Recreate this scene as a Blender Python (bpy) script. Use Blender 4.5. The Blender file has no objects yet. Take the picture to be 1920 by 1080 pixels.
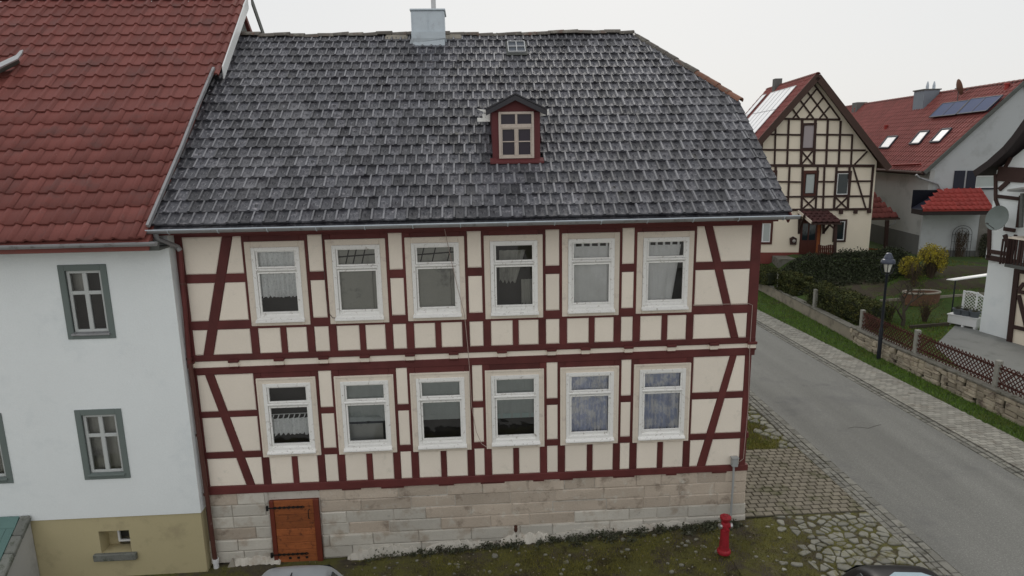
import bpy, bmesh, math, random
import numpy as np
from mathutils import Vector as V, Matrix as M4
rnd = random.Random(7)
sc = bpy.context.scene
COL = sc.collection

# ---------------------------------------------------------------- camera, sky, sun, exposure
CAM = V((5.59994, -13.04626, 8.026714))
YAW, PITCH, ROLL, FOC = math.radians(3.36578), math.radians(-11.74871), math.radians(-0.94079), 1250.0
fwd = V((math.sin(YAW)*math.cos(PITCH), math.cos(YAW)*math.cos(PITCH), math.sin(PITCH)))
r0 = V((math.cos(YAW), -math.sin(YAW), 0)); u0 = r0.cross(fwd)
RT = r0*math.cos(ROLL) + u0*math.sin(ROLL); UP = u0*math.cos(ROLL) - r0*math.sin(ROLL)
cd = bpy.data.cameras.new('camera'); cam = bpy.data.objects.new('camera', cd); COL.objects.link(cam)
cam.matrix_world = M4(((RT.x, UP.x, -fwd.x, CAM.x), (RT.y, UP.y, -fwd.y, CAM.y), (RT.z, UP.z, -fwd.z, CAM.z), (0, 0, 0, 1)))
cd.sensor_width = 36; cd.lens = FOC/1920*36; cd.clip_start = .1; cd.clip_end = 900
sc.camera = cam

SUN_EL, SUN_AZ = math.radians(38), math.radians(12)        # sun behind the roof, a little to the right
w = bpy.data.worlds.new('World'); sc.world = w; w.use_nodes = True
nt = w.node_tree; nt.nodes.clear()
sky = nt.nodes.new('ShaderNodeTexSky'); sky.sky_type = 'NISHITA'; sky.sun_disc = False
sky.sun_elevation = SUN_EL; sky.sun_rotation = SUN_AZ; sky.dust_density = 3
mx = nt.nodes.new('ShaderNodeMix'); mx.data_type = 'RGBA'; mx.inputs[0].default_value = .93
mx.inputs[7].default_value = (7.2, 7.25, 7.25, 1)           # thick even cloud
bg = nt.nodes.new('ShaderNodeBackground'); bg.inputs[1].default_value = .1
wo = nt.nodes.new('ShaderNodeOutputWorld')
nt.links.new(sky.outputs[0], mx.inputs[6]); nt.links.new(mx.outputs[2], bg.inputs[0]); nt.links.new(bg.outputs[0], wo.inputs[0])
sl = bpy.data.lights.new('sun', 'SUN'); sl.energy = .8; sl.angle = math.radians(14); sl.color = (1, .95, .87)
so = bpy.data.objects.new('sun', sl); COL.objects.link(so)
sd = V((math.sin(SUN_AZ)*math.cos(SUN_EL), math.cos(SUN_AZ)*math.cos(SUN_EL), math.sin(SUN_EL)))
so.location = sd*80; so.rotation_euler = sd.to_track_quat('Z', 'Y').to_euler()
sc.view_settings.view_transform = 'Standard'; sc.view_settings.look = 'None'
sc.view_settings.exposure = 0.16; sc.view_settings.gamma = 1; sc.view_settings.use_curve_mapping = False

# ---------------------------------------------------------------- measuring helpers (sight lines meet real planes)
def ray(px, py):
    return fwd + RT*((px-960)/FOC) - UP*((py-540)/FOC)
def hit(px, py, p0, n):
    d = ray(px, py); return CAM + d*((p0-CAM).dot(n)/d.dot(n))
def fy(px, py, y=0.): return hit(px, py, V((0, y, 0)), V((0, 1, 0)))
def fz(px, py, z=0.): return hit(px, py, V((0, 0, z)), V((0, 0, 1)))
def fx(px, py, x=0.): return hit(px, py, V((x, 0, 0)), V((1, 0, 0)))
def lerp(a, b, t): return a+(b-a)*t
def smooth(t): t = max(0., min(1., t)); return t*t*(3-2*t)
BASE = [(-12, -.5), (-.08, -.47), (2.6, -.49), (5.58, -.35), (7.91, -.22), (11.3, -.05), (12.2, 0), (400, 0)]
WALL = [fz(1425.5, 545.5), fz(1609, 638), fz(1653, 667), fz(1748, 720), fz(1920, 802)]
def wall_x(y):
    pts = [(40, WALL[0].x-.3), (WALL[0].y, WALL[0].x), (WALL[1].y, 21.2), (WALL[2].y, 21.05), (WALL[3].y, 21.08), (WALL[4].y, 21.2), (-30, 22.2)]
    for (ya, xa), (yb, xb) in zip(pts, pts[1:]):
        if y >= yb: return lerp(xa, xb, max(0, min(1, (ya-y)/(ya-yb))))
    return 22.2
def h(x, y):
    z = 0
    if x < 12.2:
        for (xa, za), (xb, zb) in zip(BASE, BASE[1:]):
            if xa <= x <= xb: z = lerp(za, zb, (x-xa)/(xb-xa)); break
        if x < -12: z = -.5
        z = lerp(z, 0, smooth((y-.3)/8))
    wx = wall_x(y)
    if x > wx-.02:
        z = .45 + smooth((y-14.2)/lerp(8.3, 4.2, smooth((x-24.5)/2.5)))*lerp(1.4, 1.42, smooth((x-26)/2))*smooth((x-wx)/2.5 + .15)
        z += .25*smooth((y-26)/30)
    return z
def ground(px, py):
    d = ray(px, py); t = 4.
    while t < 120:
        p = CAM+d*t
        if p.z < h(p.x, p.y): break
        t += .05
    return CAM+d*t

# ---------------------------------------------------------------- materials
def mat(name, col, rough=.85, var=.18, scale=2.5, rndv=0., spot=None, spot_amt=0., spot_scale=6., bump=.15, bscale=60., metal=0., spec=.35, hue=0., streak=None, fine=.12):
    m = bpy.data.materials.new(name); m.use_nodes = True; t = m.node_tree; N = t.nodes; L = t.links
    b = N['Principled BSDF']; b.inputs['Roughness'].default_value = rough; b.inputs['Metallic'].default_value = metal
    b.inputs['Specular IOR Level'].default_value = spec
    geo = N.new('ShaderNodeNewGeometry')
    def noise(s, d=4, r=.6):
        n = N.new('ShaderNodeTexNoise'); n.inputs['Scale'].default_value = s; n.inputs['Detail'].default_value = d; n.inputs['Roughness'].default_value = r
        L.new(geo.outputs['Position'], n.inputs['Vector']); return n.outputs['Fac']
    def math_(op, a, b_, c=None):
        n = N.new('ShaderNodeMath'); n.operation = op
        for i, q in enumerate((a, b_, c)):
            if q is None: continue
            if isinstance(q, (int, float)): n.inputs[i].default_value = q
            else: L.new(q, n.inputs[i])
        return n.outputs[0]
    f = math_('MULTIPLY_ADD', noise(scale), 2*var, 1-var)
    if fine: f = math_('MULTIPLY', f, math_('MULTIPLY_ADD', noise(scale*14+20, 3), 2*fine, 1-fine))
    if rndv:
        oi = N.new('ShaderNodeObjectInfo')
        r = math_('FRACT', math_('ADD', oi.outputs['Random'], geo.outputs['Random Per Island']), 0)
        f = math_('MULTIPLY', f, math_('MULTIPLY_ADD', r, 2*rndv, 1-rndv))
    if streak:
        mp = N.new('ShaderNodeMapping'); mp.inputs['Scale'].default_value = streak; L.new(geo.outputs['Position'], mp.inputs['Vector'])
        n = N.new('ShaderNodeTexNoise'); n.inputs['Scale'].default_value = 1; n.inputs['Detail'].default_value = 5; L.new(mp.outputs[0], n.inputs['Vector'])
        f = math_('MULTIPLY', f, math_('MULTIPLY_ADD', n.outputs['Fac'], .7, .65))
    hs = N.new('ShaderNodeHueSaturation'); hs.inputs['Color'].default_value = (*col, 1); L.new(f, hs.inputs['Value'])
    if hue:
        L.new(math_('MULTIPLY_ADD', noise(scale*1.7+.3), 2*hue, .5-hue), hs.inputs['Hue'])
    out = hs.outputs[0]
    if spot:
        if not isinstance(spot[0], (tuple, list)): spot = [(spot, spot_amt, spot_scale)]
        for sc_, amt, ss in spot:
            rp = N.new('ShaderNodeMapRange'); rp.inputs[1].default_value = 1-amt-.06; rp.inputs[2].default_value = 1-amt+.08
            n = N.new('ShaderNodeTexNoise'); n.inputs['Scale'].default_value = ss; n.inputs['Detail'].default_value = 6; n.inputs['Roughness'].default_value = .68
            ad = N.new('ShaderNodeVectorMath'); ad.operation = 'ADD'; ad.inputs[1].default_value = (ss*3.1, ss*1.7, ss*.9); L.new(geo.outputs['Position'], ad.inputs[0]); L.new(ad.outputs[0], n.inputs['Vector'])
            L.new(n.outputs['Fac'], rp.inputs[0])
            mm = N.new('ShaderNodeMix'); mm.data_type = 'RGBA'; L.new(rp.outputs[0], mm.inputs[0]); L.new(out, mm.inputs[6])
            h2_ = N.new('ShaderNodeHueSaturation'); h2_.inputs['Color'].default_value = (*sc_, 1); L.new(f, h2_.inputs['Value'])
            L.new(h2_.outputs[0], mm.inputs[7]); out = mm.outputs[2]
    L.new(out, b.inputs['Base Color'])
    if bump:
        bp = N.new('ShaderNodeBump'); bp.inputs['Strength'].default_value = bump; bp.inputs['Distance'].default_value = .02
        L.new(noise(bscale, 5, .65), bp.inputs['Height']); L.new(bp.outputs[0], b.inputs['Normal'])
    return m
def glass(name, tint=(.97, .97, .96)):
    m = bpy.data.materials.new(name); m.use_nodes = True; t = m.node_tree; N = t.nodes; N.clear()
    o = N.new('ShaderNodeOutputMaterial'); mixs = N.new('ShaderNodeMixShader'); tr = N.new('ShaderNodeBsdfTransparent'); gl = N.new('ShaderNodeBsdfGlossy')
    fr = N.new('ShaderNodeFresnel'); fr.inputs['IOR'].default_value = 1.75; tr.inputs[0].default_value = (*tint, 1); gl.inputs['Roughness'].default_value = .02
    geo = N.new('ShaderNodeNewGeometry'); n = N.new('ShaderNodeTexNoise'); n.inputs['Scale'].default_value = 2.2
    bp = N.new('ShaderNodeBump'); bp.inputs['Strength'].default_value = .12; bp.inputs['Distance'].default_value = .05
    t.links.new(geo.outputs['Position'], n.inputs['Vector']); t.links.new(n.outputs['Fac'], bp.inputs['Height']); t.links.new(bp.outputs[0], gl.inputs['Normal'])
    t.links.new(fr.outputs[0], mixs.inputs[0]); t.links.new(tr.outputs[0], mixs.inputs[1]); t.links.new(gl.outputs[0], mixs.inputs[2]); t.links.new(mixs.outputs[0], o.inputs[0])
    return m
MT = dict(
    oxblood=mat('oxblood timber paint', (.114, .029, .027), .6, .24, 3, rndv=.2, spot=[((.19, .075, .066), .27, 14)], bump=.25, bscale=45, spec=.3, streak=(2, 2, 2)),
    plaster=mat('cream plaster', (.88, .795, .685), .92, .06, 1.6, rndv=.045, spot=[((.74, .68, .58), .34, 3.2)], bump=.22, bscale=26, fine=.05),
    surround=mat('weathered cream boards', (.76, .68, .58), .85, .07, 2, rndv=.06, spot=[((.62, .54, .47), .38, 5)], bump=.2, bscale=40),
    peel=mat('flaking white paint', (.88, .87, .84), .6, .05, 4, rndv=.05, spot=[((.42, .38, .33), .37, 16)], bump=.3, bscale=70),
    interior=mat('unlit room dark tone', (.055, .052, .05), .95, .3, 2, bump=0),  # room shade put into the colour
    lace=mat('white lace curtain', (.90, .92, .92), .95, .12, 5, spot=[((.62, .65, .66), .42, 30)], bump=.2, bscale=120),
    sheer=mat('white sheer curtain', (.90, .91, .91), .95, .12, 3.5, bump=.1),
    blind=mat('grey blind with reflection tone', (.46, .46, .42), .9, .14, 2.2, bump=.05, spot=[((.25, .25, .235), .40, 2.1)]),  # grey raised to carry the reflection of the houses opposite
    paleblind=mat('pale net blind', (.46, .50, .49), .9, .12, 2.2, bump=.05),
    teal=mat('pale teal hem', (.44, .55, .54), .9, .08, 3, bump=.05),
    bluecurt=mat('blue grey patterned curtain', (.58, .63, .80), .95, .1, 4, spot=[((.95, .95, .97), .50, 5)], bump=.1),
    greytile=mat('weathered dark cement tile', (.074, .075, .087), .40, .4, .7, rndv=.46, spot=[((.21, .20, .215), .42, 13), ((.15, .148, .16), .40, .9), ((.030, .028, .036), .42, 3.2), ((.085, .078, .050), .30, 1.6)], bump=.35, bscale=70, spec=.5, hue=.02),
    redtile=mat('dark red clay tile', (.205, .063, .052), .66, .18, .8, rndv=.15, spot=[((.165, .066, .058), .40, 1.4), ((.30, .2, .17), .3, 30)], bump=.2, bscale=60, spec=.4),
    redtile2=mat('faded red roof tile', (.25, .072, .064), .7, .16, .5, rndv=.13, bump=.1),
    redtile3=mat('bright red roof tile', (.34, .045, .036), .55, .1, 1, rndv=.1, bump=.1),
    ribhighlight=mat('worn tile rib with sky highlight', (.195, .195, .208), .45, .25, 2, rndv=.42, spot=[((.10, .10, .11), .42, 6)], bump=.3, spec=.5),  # rib wear and the sky's highlight share this paler colour
    ridge=mat('lichen grey ridge tile', (.145, .13, .115), .85, .25, 2, rndv=.22, spot=[((.25, .235, .2), .42, 9), ((.17, .08, .055), .4, 2.5)], bump=.4, bscale=40),
    orangeridge=mat('orange hip tile', (.25, .12, .08), .8, .2, 3, rndv=.2, spot=[((.2, .17, .14), .42, 8)], bump=.3),
    mortar=mat('pale mortar', (.33, .30, .25), .95, .2, 5, bump=.4),
    zinc=mat('weathered zinc', (.54, .60, .65), .45, .10, 3, spec=.5, metal=.25, bump=.05, spot=[((.45, .49, .53), .42, 4)]),
    gutter=mat('dull grey gutter', (.33, .33, .34), .5, .14, 2, metal=.4, bump=.05, spot=[((.2, .19, .185), .4, 6)]),
    brownpipe=mat('brown painted pipe', (.10, .038, .03), .5, .2, 4, spot=[((.30, .24, .2), .34, 9)], bump=.1),
    sandstone=mat('sandstone block', (.51, .43, .35), .92, .13, 1.4, rndv=.13, spot=[((.27, .215, .17), .41, 2.3), ((.58, .54, .47), .38, 4.2)], bump=.5, bscale=24, fine=.16),
    limestone=mat('lime washed block', (.58, .545, .48), .92, .12, 1.6, rndv=.12, spot=[((.44, .375, .305), .42, 2.2), ((.33, .31, .28), .31, 7)], bump=.5, bscale=24, fine=.12),
    joint=mat('lime mortar joint', (.56, .52, .46), .95, .15, 5, spot=[((.36, .32, .27), .42, 4)], bump=.4),
    orangewood=mat('orange stained boards', (.32, .098, .032), .7, .28, 3, rndv=.3, streak=(3, 3, 45), bump=.3, spot=[((.13, .04, .018), .40, 9)]),
    redwood=mat('red brown stained stile', (.15, .032, .018), .55, .18, 3, rndv=.12, bump=.2),
    iron=mat('black iron', (.012, .012, .012), .55, .2, 8, bump=.2),
    rust=mat('rusty iron', (.075, .03, .02), .9, .3, 20, bump=.5),
    whitewall=mat('white render', (.83, .865, .87), .93, .05, .9, spot=[((.77, .81, .82), .38, 1.1)], bump=.3, bscale=45, fine=.04),
    beige=mat('beige plinth render', (.49, .425, .255), .93, .08, 1.2, spot=[((.40, .34, .21), .4, 1.4)], bump=.18, bscale=50, fine=.05),
    greengrey=mat('green grey paint', (.155, .185, .175), .7, .08, 3, bump=.1),
    soffit=mat('grey stained boards', (.115, .12, .112), .8, .15, 3, bump=.15, streak=(1, 20, 20)),
    white=mat('white gloss paint', (.78, .79, .79), .4, .03, 3, bump=0, fine=.02),
    greendoor=mat('sea green painted planks', (.115, .20, .185), .75, .16, 2, rndv=.06, bump=.2),
    oldstone=mat('old grey stone', (.20, .205, .185), .95, .28, 4, rndv=.15, spot=[((.1, .11, .085), .44, 7)], bump=.7, bscale=22),
    paleframe=mat('pale grey frame paint', (.52, .54, .53), .5, .06, 3, bump=0),
    oldframe=mat('worn beige frame paint', (.56, .48, .42), .75, .12, 5, spot=[((.25, .16, .13), .36, 18)], bump=.3),
    dormerred=mat('dormer red boards', (.12, .028, .030), .65, .15, 3, spot=[((.2, .09, .08), .28, 10)], bump=.2),
    dormerroof=mat('dark slate sheet', (.045, .043, .05), .6, .15, 4, bump=.2),
    darkglass=mat('dark purple pane', (.030, .022, .034), .15, .1, 2, bump=0, spec=.35),
    glass=glass('window glass'),
    steel=mat('steel', (.5, .5, .5), .35, .05, 3, metal=.8, bump=0),
    boxgrey=mat('grey electric box', (.36, .37, .37), .5, .08, 3, bump=0),
    cable=mat('pale cable', (.42, .33, .29), .7, .1, 3, bump=0),
    darkcable=mat('dark cable', (.09, .06, .055), .7, .1, 3, bump=0),
    earth=mat('mossy earth', (.075, .062, .042), .97, .3, 1.3, spot=[((.105, .100, .028), .54, 1.7), ((.030, .024, .018), .38, 3.5), ((.16, .14, .11), .30, 24)], bump=.9, bscale=30, fine=.3),
    asphalt=mat('worn asphalt', (.175, .175, .162), .9, .07, .45, spot=[((.28, .28, .26), .42, 42), ((.145, .145, .14), .40, .35), ((.13, .13, .125), .33, 1.1)], bump=.5, bscale=90, fine=.3, streak=(1.3, .10, 1)),
    cobble=mat('grey cobble', (.20, .195, .172), .9, .2, 3, rndv=.22, spot=[((.1, .095, .07), .42, 8)], bump=.5, bscale=30),
    block=mat('brown grey paving block', (.20, .178, .138), .9, .14, 1.1, rndv=.14, spot=[((.10, .098, .05), .42, 1.8)], bump=.4, bscale=50),
    paveblock=mat('buff grey sidewalk block', (.275, .265, .232), .9, .12, 1.2, rndv=.2, spot=[((.2, .18, .15), .4, 2.5)], bump=.3, bscale=60),
    rubble=mat('pale rubble stone', (.225, .22, .185), .9, .2, 3, rndv=.20, spot=[((.145, .135, .06), .43, 4.5), ((.33, .325, .3), .36, 12)], bump=.6, bscale=24),
    sandbed=mat('dark sand joint', (.055, .05, .035), .97, .3, 4, bump=.5),
    lawn=mat('lawn soil', (.05, .085, .018), .97, .3, 1.3, spot=[((.055, .045, .028), .40, .5), ((.04, .06, .015), .4, 3)], bump=.8, bscale=40, hue=.02),
    bed=mat('garden bed soil', (.06, .048, .033), .97, .3, 1.5, spot=[((.06, .075, .022), .44, 2)], bump=.9, bscale=22),
    bounce_yard=mat('pale concrete yard', (.40, .39, .365), .92, .1, .8, spot=[((.32, .31, .29), .42, 1.2)], bump=.2),  # kept pale to bounce light onto the facade
    patio=mat('grey concrete patio', (.22, .225, .215), .92, .1, .8, spot=[((.17, .175, .165), .42, 1.2)], bump=.2, bscale=60),
    grass=mat('bright grass', (.115, .20, .026), .8, .25, 1.5, rndv=.3, spot=[((.12, .15, .025), .42, 1.1)], bump=0, hue=.015, fine=0),
    moss=mat('olive moss grass', (.17, .155, .032), .9, .3, 1.2, rndv=.35, spot=[((.055, .042, .022), .45, 1.6)], bump=0, hue=.02, fine=0),
    cornergrass=mat('yellow green grass', (.21, .20, .042), .9, .3, 1.2, rndv=.35, spot=[((.10, .14, .03), .45, 1.3)], bump=0, fine=0),
    weed=mat('grey green weeds', (.075, .080, .048), .85, .2, 3, rndv=.35, spot=[((.095, .075, .055), .42, 6)], bump=0, fine=0),
    hedge=mat('dark hedge leaf', (.052, .062, .018), .85, .25, 2.2, rndv=.5, spot=[((.10, .095, .025), .44, 3)], bump=0, hue=.015, fine=0),
    ivy=mat('dark ivy leaf', (.032, .040, .018), .75, .25, 2, rndv=.5, bump=0, fine=0),
    forsythia=mat('yellow forsythia blossom', (.40, .33, .035), .85, .2, 3, rndv=.45, spot=[((.15, .14, .035), .47, 4)], bump=0, fine=0),
    twig=mat('brown twigs', (.085, .06, .042), .9, .2, 5, rndv=.2, bump=.3),
    bark=mat('grey brown bark', (.075, .063, .047), .95, .25, 6, bump=.7, bscale=35),
    rubblewall=mat('garden wall stone', (.40, .345, .265), .95, .2, 2.5, rndv=.26, spot=[((.16, .125, .10), .40, 3), ((.40, .37, .31), .38, 5)], bump=.6, bscale=22),
    render=mat('rough buff render', (.29, .255, .20), .95, .16, 2, spot=[((.19, .165, .13), .44, 1.6)], bump=.4, bscale=30),
    coping=mat('mossy concrete coping', (.20, .19, .165), .95, .2, 3, rndv=.1, spot=[((.12, .115, .085), .45, 4)], bump=.4),
    post=mat('concrete post', (.28, .275, .245), .95, .15, 5, rndv=.1, spot=[((.17, .16, .12), .4, 8)], bump=.3),
    lattice=mat('dark red brown lattice slat', (.078, .026, .018), .8, .15, 4, rndv=.25, bump=.2),
    lampmetal=mat('black painted lamp post', (.016, .019, .027), .45, .15, 5, bump=.05),
    lamphat=mat('blue grey lamp hood', (.075, .085, .12), .35, .1, 5, bump=0),
    opal=mat('opal glass', (.72, .72, .66), .3, .04, 3, bump=0),
    h2cream=mat('pale cream render', (.86, .77, .63), .93, .06, .9, rndv=.035, bump=.1, fine=.03),
    brownbeam=mat('dark brown timber', (.050, .026, .022), .75, .15, 3, rndv=.15, bump=.15),
    browndoor=mat('red brown door', (.085, .024, .016), .5, .15, 3, bump=.1),
    redband=mat('red plinth paint', (.22, .06, .05), .85, .12, 3, bump=.1),
    bargeboard=mat('brown bargeboard', (.07, .040, .032), .75, .15, 3, bump=.15),
    solar=mat('solar glass with sky glare', (.86, .87, .88), .18, .04, 2, metal=.9, bump=0, spec=.9),  # near-white base puts the glare of the sky into the panels
    solardark=mat('blue collector glass', (.018, .045, .14), .6, .15, 1.2, bump=0, spec=.12),
    alu=mat('aluminium frame', (.5, .51, .52), .4, .05, 3, metal=.6, bump=0),
    greyrender=mat('pale grey render', (.50, .515, .53), .93, .07, .6, spot=[((.43, .44, .45), .42, .9)], bump=.12, fine=.04),
    greyrender2=mat('warm grey render', (.45, .45, .44), .93, .08, .7, spot=[((.36, .36, .35), .42, 1.0)], bump=.15, fine=.05),
    dirtyplinth=mat('dark grey plinth', (.15, .15, .145), .95, .2, 1.6, bump=.3),
    crumble=mat('crumbling plaster', (.22, .205, .185), .95, .25, 2.2, spot=[((.36, .35, .33), .4, 3)], bump=.7, bscale=16),
    navy=mat('dark navy frame', (.022, .024, .04), .6, .1, 3, bump=0),
    fascia=mat('dark brown fascia', (.035, .026, .026), .75, .1, 3, bump=.1),
    dish=mat('grey green dish', (.18, .21, .20), .5, .08, 3, bump=0),
    orangefence=mat('orange fence boards', (.29, .115, .030), .75, .15, 3, rndv=.15, bump=.15),
    terracotta=mat('terracotta', (.17, .088, .058), .85, .18, 4, bump=.2),
    pot=mat('grey plastic pot', (.11, .125, .14), .6, .1, 5, bump=0),
    carsilver=mat('silver car paint', (.42, .46, .50), .28, .03, 3, metal=.35, bump=0, fine=0),
    carblack=mat('black car paint', (.008, .008, .010), .32, .03, 3, bump=0, fine=0, spec=.22),
    carglass=mat('car window glass', (.02, .03, .035), .05, .03, 3, bump=0, fine=0, spec=.8),
    tyre=mat('tyre rubber', (.015, .015, .015), .9, .1, 5, bump=.1),
    plastic=mat('white plastic', (.75, .76, .76), .4, .03, 3, bump=0),
    letters=mat('grey brass', (.45, .43, .40), .4, .05, 3, metal=.5, bump=0),
)

# ---------------------------------------------------------------- mesh and object helpers
ORG = {}
def setp(o, **k):
    for a, b in k.items():
        if b is not None: o[a] = b
    return o
def thing(name, label, cat, loc, group=None):
    o = bpy.data.objects.new(name, None); COL.objects.link(o); o.location = loc; o.empty_display_size = .3
    ORG[o] = V(loc); setp(o, label=label, category=cat, group=group); return o
def org(parent):
    p = parent
    while p is not None:
        if p in ORG: return ORG[p]
        p = p.parent
    return V((0, 0, 0))
def link(name, me, parent=None, m=None, mtx=None):
    o = bpy.data.objects.new(name, me); COL.objects.link(o)
    if m is not None and not len(me.materials): me.materials.append(m)
    o.parent = parent
    if mtx is not None: o.matrix_basis = M4.Translation(-org(parent)) @ mtx if parent else mtx
    return o
class MB:
    def __init__(s): s.v = []; s.f = []
    def add(s, vs, fs):
        k = len(s.v); s.v += [V(p) for p in vs]; s.f += [[i+k for i in q] for q in fs]; return s
    def prism(s, pts, d):
        pts = [V(p) for p in pts]; d = V(d); n = len(pts)
        return s.add(pts+[p+d for p in pts], [list(range(n)), list(range(2*n-1, n-1, -1))]+[[i, i+n, (i+1) % n+n, (i+1) % n] for i in range(n)])
    def box(s, a, b):
        x0, y0, z0 = a; x1, y1, z1 = b
        return s.prism([(x0, y0, z0), (x1, y0, z0), (x1, y0, z1), (x0, y0, z1)], (0, y1-y0, 0))
    def bar(s, p, q, w, t, n=V((0, -1, 0))):
        p, q, n = V(p), V(q), V(n); d = (q-p).normalized(); sx = d.cross(n).normalized(); n = sx.cross(d).normalized()
        a = sx*w/2; b = n*t/2
        return s.prism([p-a-b, p+a-b, p+a+b, p-a+b], q-p)
    def tube(s, pts, r, n=8, caps=True):
        pts = [V(p) for p in pts]; rs = r if isinstance(r, (list, tuple)) else [r]*len(pts); k = len(s.v); prev = None
        for i, p in enumerate(pts):
            d = (pts[min(i+1, len(pts)-1)]-pts[max(i-1, 0)]).normalized()
            a = d.orthogonal().normalized() if prev is None else (prev-d*prev.dot(d)).normalized()
            prev = a; b = d.cross(a)
            s.v += [p+(a*math.cos(2*math.pi*j/n)+b*math.sin(2*math.pi*j/n))*rs[i] for j in range(n)]
        for i in range(len(pts)-1):
            s.f += [[k+i*n+j, k+i*n+(j+1) % n, k+(i+1)*n+(j+1) % n, k+(i+1)*n+j] for j in range(n)]
        if caps: s.f += [[k+j for j in range(n)][::-1], [k+(len(pts)-1)*n+j for j in range(n)]]
        return s
    def lathe(s, prof, c, n=16, axis=V((0, 0, 1)), ref=None):
        c = V(c); axis = axis.normalized(); a = axis.orthogonal().normalized() if ref is None else V(ref); b = axis.cross(a); k = len(s.v)
        for r, z in prof:
            s.v += [c+axis*z+(a*math.cos(2*math.pi*j/n)+b*math.sin(2*math.pi*j/n))*r for j in range(n)]
        for i in range(len(prof)-1):
            s.f += [[k+i*n+j, k+i*n+(j+1) % n, k+(i+1)*n+(j+1) % n, k+(i+1)*n+j] for j in range(n)]
        s.f += [[k+j for j in range(n)][::-1], [k+(len(prof)-1)*n+j for j in range(n)]]
        return s
    def ring(s, x0, x1, z0, z1, w, y0, y1):
        s.box((x0, y0, z0), (x0+w, y1, z1)); s.box((x1-w, y0, z0), (x1, y1, z1))
        s.box((x0+w, y0, z1-w), (x1-w, y1, z1)); s.box((x0+w, y0, z0), (x1-w, y1, z0+w)); return s
    def mesh(s, name, o=V((0, 0, 0)), recalc=True):
        me = bpy.data.meshes.new(name); me.from_pydata([tuple(p-o) for p in s.v], [], s.f)
        if recalc:
            b = bmesh.new(); b.from_mesh(me); bmesh.ops.recalc_face_normals(b, faces=b.faces); b.to_mesh(me); b.free()
        return me
    def build(s, name, m, parent=None, smooth=False, bevel=0, label=None, kind=None, recalc=True):
        me = s.mesh(name, org(parent), recalc); me.materials.append(m)
        if smooth:
            for p in me.polygons: p.use_smooth = True
        o = link(name, me, parent); setp(o, label=label, kind=kind)
        if bevel:
            b = o.modifiers.new('bevel', 'BEVEL'); b.width = bevel; b.segments = 1; b.limit_method = 'ANGLE'
        if smooth:
            e = o.modifiers.new('split', 'EDGE_SPLIT'); e.split_angle = math.radians(40)
        return o
def fast_mesh(name, verts, faces_flat, nper, m, parent=None, kind='stuff', smooth=False):
    me = bpy.data.meshes.new(name); verts = np.asarray(verts, np.float32); ff = np.asarray(faces_flat, np.int32).ravel()
    me.vertices.add(len(verts)); me.vertices.foreach_set('co', verts.ravel())
    me.loops.add(len(ff)); me.loops.foreach_set('vertex_index', ff)
    nf = len(ff)//nper; me.polygons.add(nf); me.polygons.foreach_set('loop_start', np.arange(nf, dtype=np.int32)*nper)
    me.polygons.foreach_set('use_smooth', np.zeros(nf, dtype=bool)); me.update(calc_edges=True); me.materials.append(m)
    o = link(name, me, parent)
    if kind: o['kind'] = kind
    return o
def merged(name, base, mats, m, parent, kind='stuff'):
    """many copies of one quad mesh joined into one part"""
    bv = np.array([tuple(v.co) for v in base.vertices]); bf = [list(p.vertices) for p in base.polygons]
    tri = []
    for q in bf:
        for i in range(1, len(q)-1): tri.append([q[0], q[i], q[i+1]])
    tm = [p.material_index for p in base.polygons for _ in range(len(p.vertices)-2)]; tri = np.array(tri); o0 = np.array(org(parent)); vs = []; fs = []
    for i, mm in enumerate(mats):
        a = np.array(mm); vs.append(bv @ a[:3, :3].T + a[:3, 3] - o0); fs.append(tri+i*len(bv))
    o = fast_mesh(name, np.concatenate(vs), np.concatenate(fs), 3, m, parent, kind)
    if max(tm):
        for q in list(base.materials)[1:]: o.data.materials.append(q)
        o.data.polygons.foreach_set('material_index', np.array(tm*len(mats), dtype=np.int32))
    return o
def frame(o, ex, ey, ez):
    return M4(((ex.x, ey.x, ez.x, o.x), (ex.y, ey.y, ez.y, o.y), (ex.z, ey.z, ez.z, o.z), (0, 0, 0, 1)))
def clip(poly, p, n):
    out = []
    for i in range(len(poly)):
        a, b = poly[i], poly[(i+1) % len(poly)]
        da = (a[0]-p[0])*n[0]+(a[1]-p[1])*n[1]; db = (b[0]-p[0])*n[0]+(b[1]-p[1])*n[1]
        if da >= 0: out.append(a)
        if da*db < 0:
            t = da/(da-db); out.append((a[0]+(b[0]-a[0])*t, a[1]+(b[1]-a[1])*t))
    return out
def area(p): return abs(sum(p[i][0]*p[(i+1) % len(p)][1]-p[(i+1) % len(p)][0]*p[i][1] for i in range(len(p))))/2
def jit(a): return rnd.uniform(-a, a)
def blades(name, spots, m, hmin, hmax, wd=.008, kind='stuff', parent=None, lean=.5):
    n = len(spots); P = np.array(spots, float); g = np.random.default_rng(len(spots))
    a = g.uniform(0, 2*np.pi, n); hh = g.uniform(hmin, hmax, n); wv = wd*g.uniform(.6, 1.4, n)
    dx = np.cos(a)*wv; dy = np.sin(a)*wv; lx = g.normal(0, lean, n)*hh; ly = g.normal(0, lean, n)*hh
    v = np.empty((n, 3, 3)); v[:, 0] = P; v[:, 1] = P; v[:, 2] = P
    v[:, 0, 0] -= dx; v[:, 0, 1] -= dy; v[:, 1, 0] += dx; v[:, 1, 1] += dy; v[:, 2, 0] += lx; v[:, 2, 1] += ly; v[:, 2, 2] += hh
    o0 = np.array(org(parent))
    return fast_mesh(name, v.reshape(-1, 3)-o0, np.arange(3*n), 3, m, parent, kind)
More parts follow.
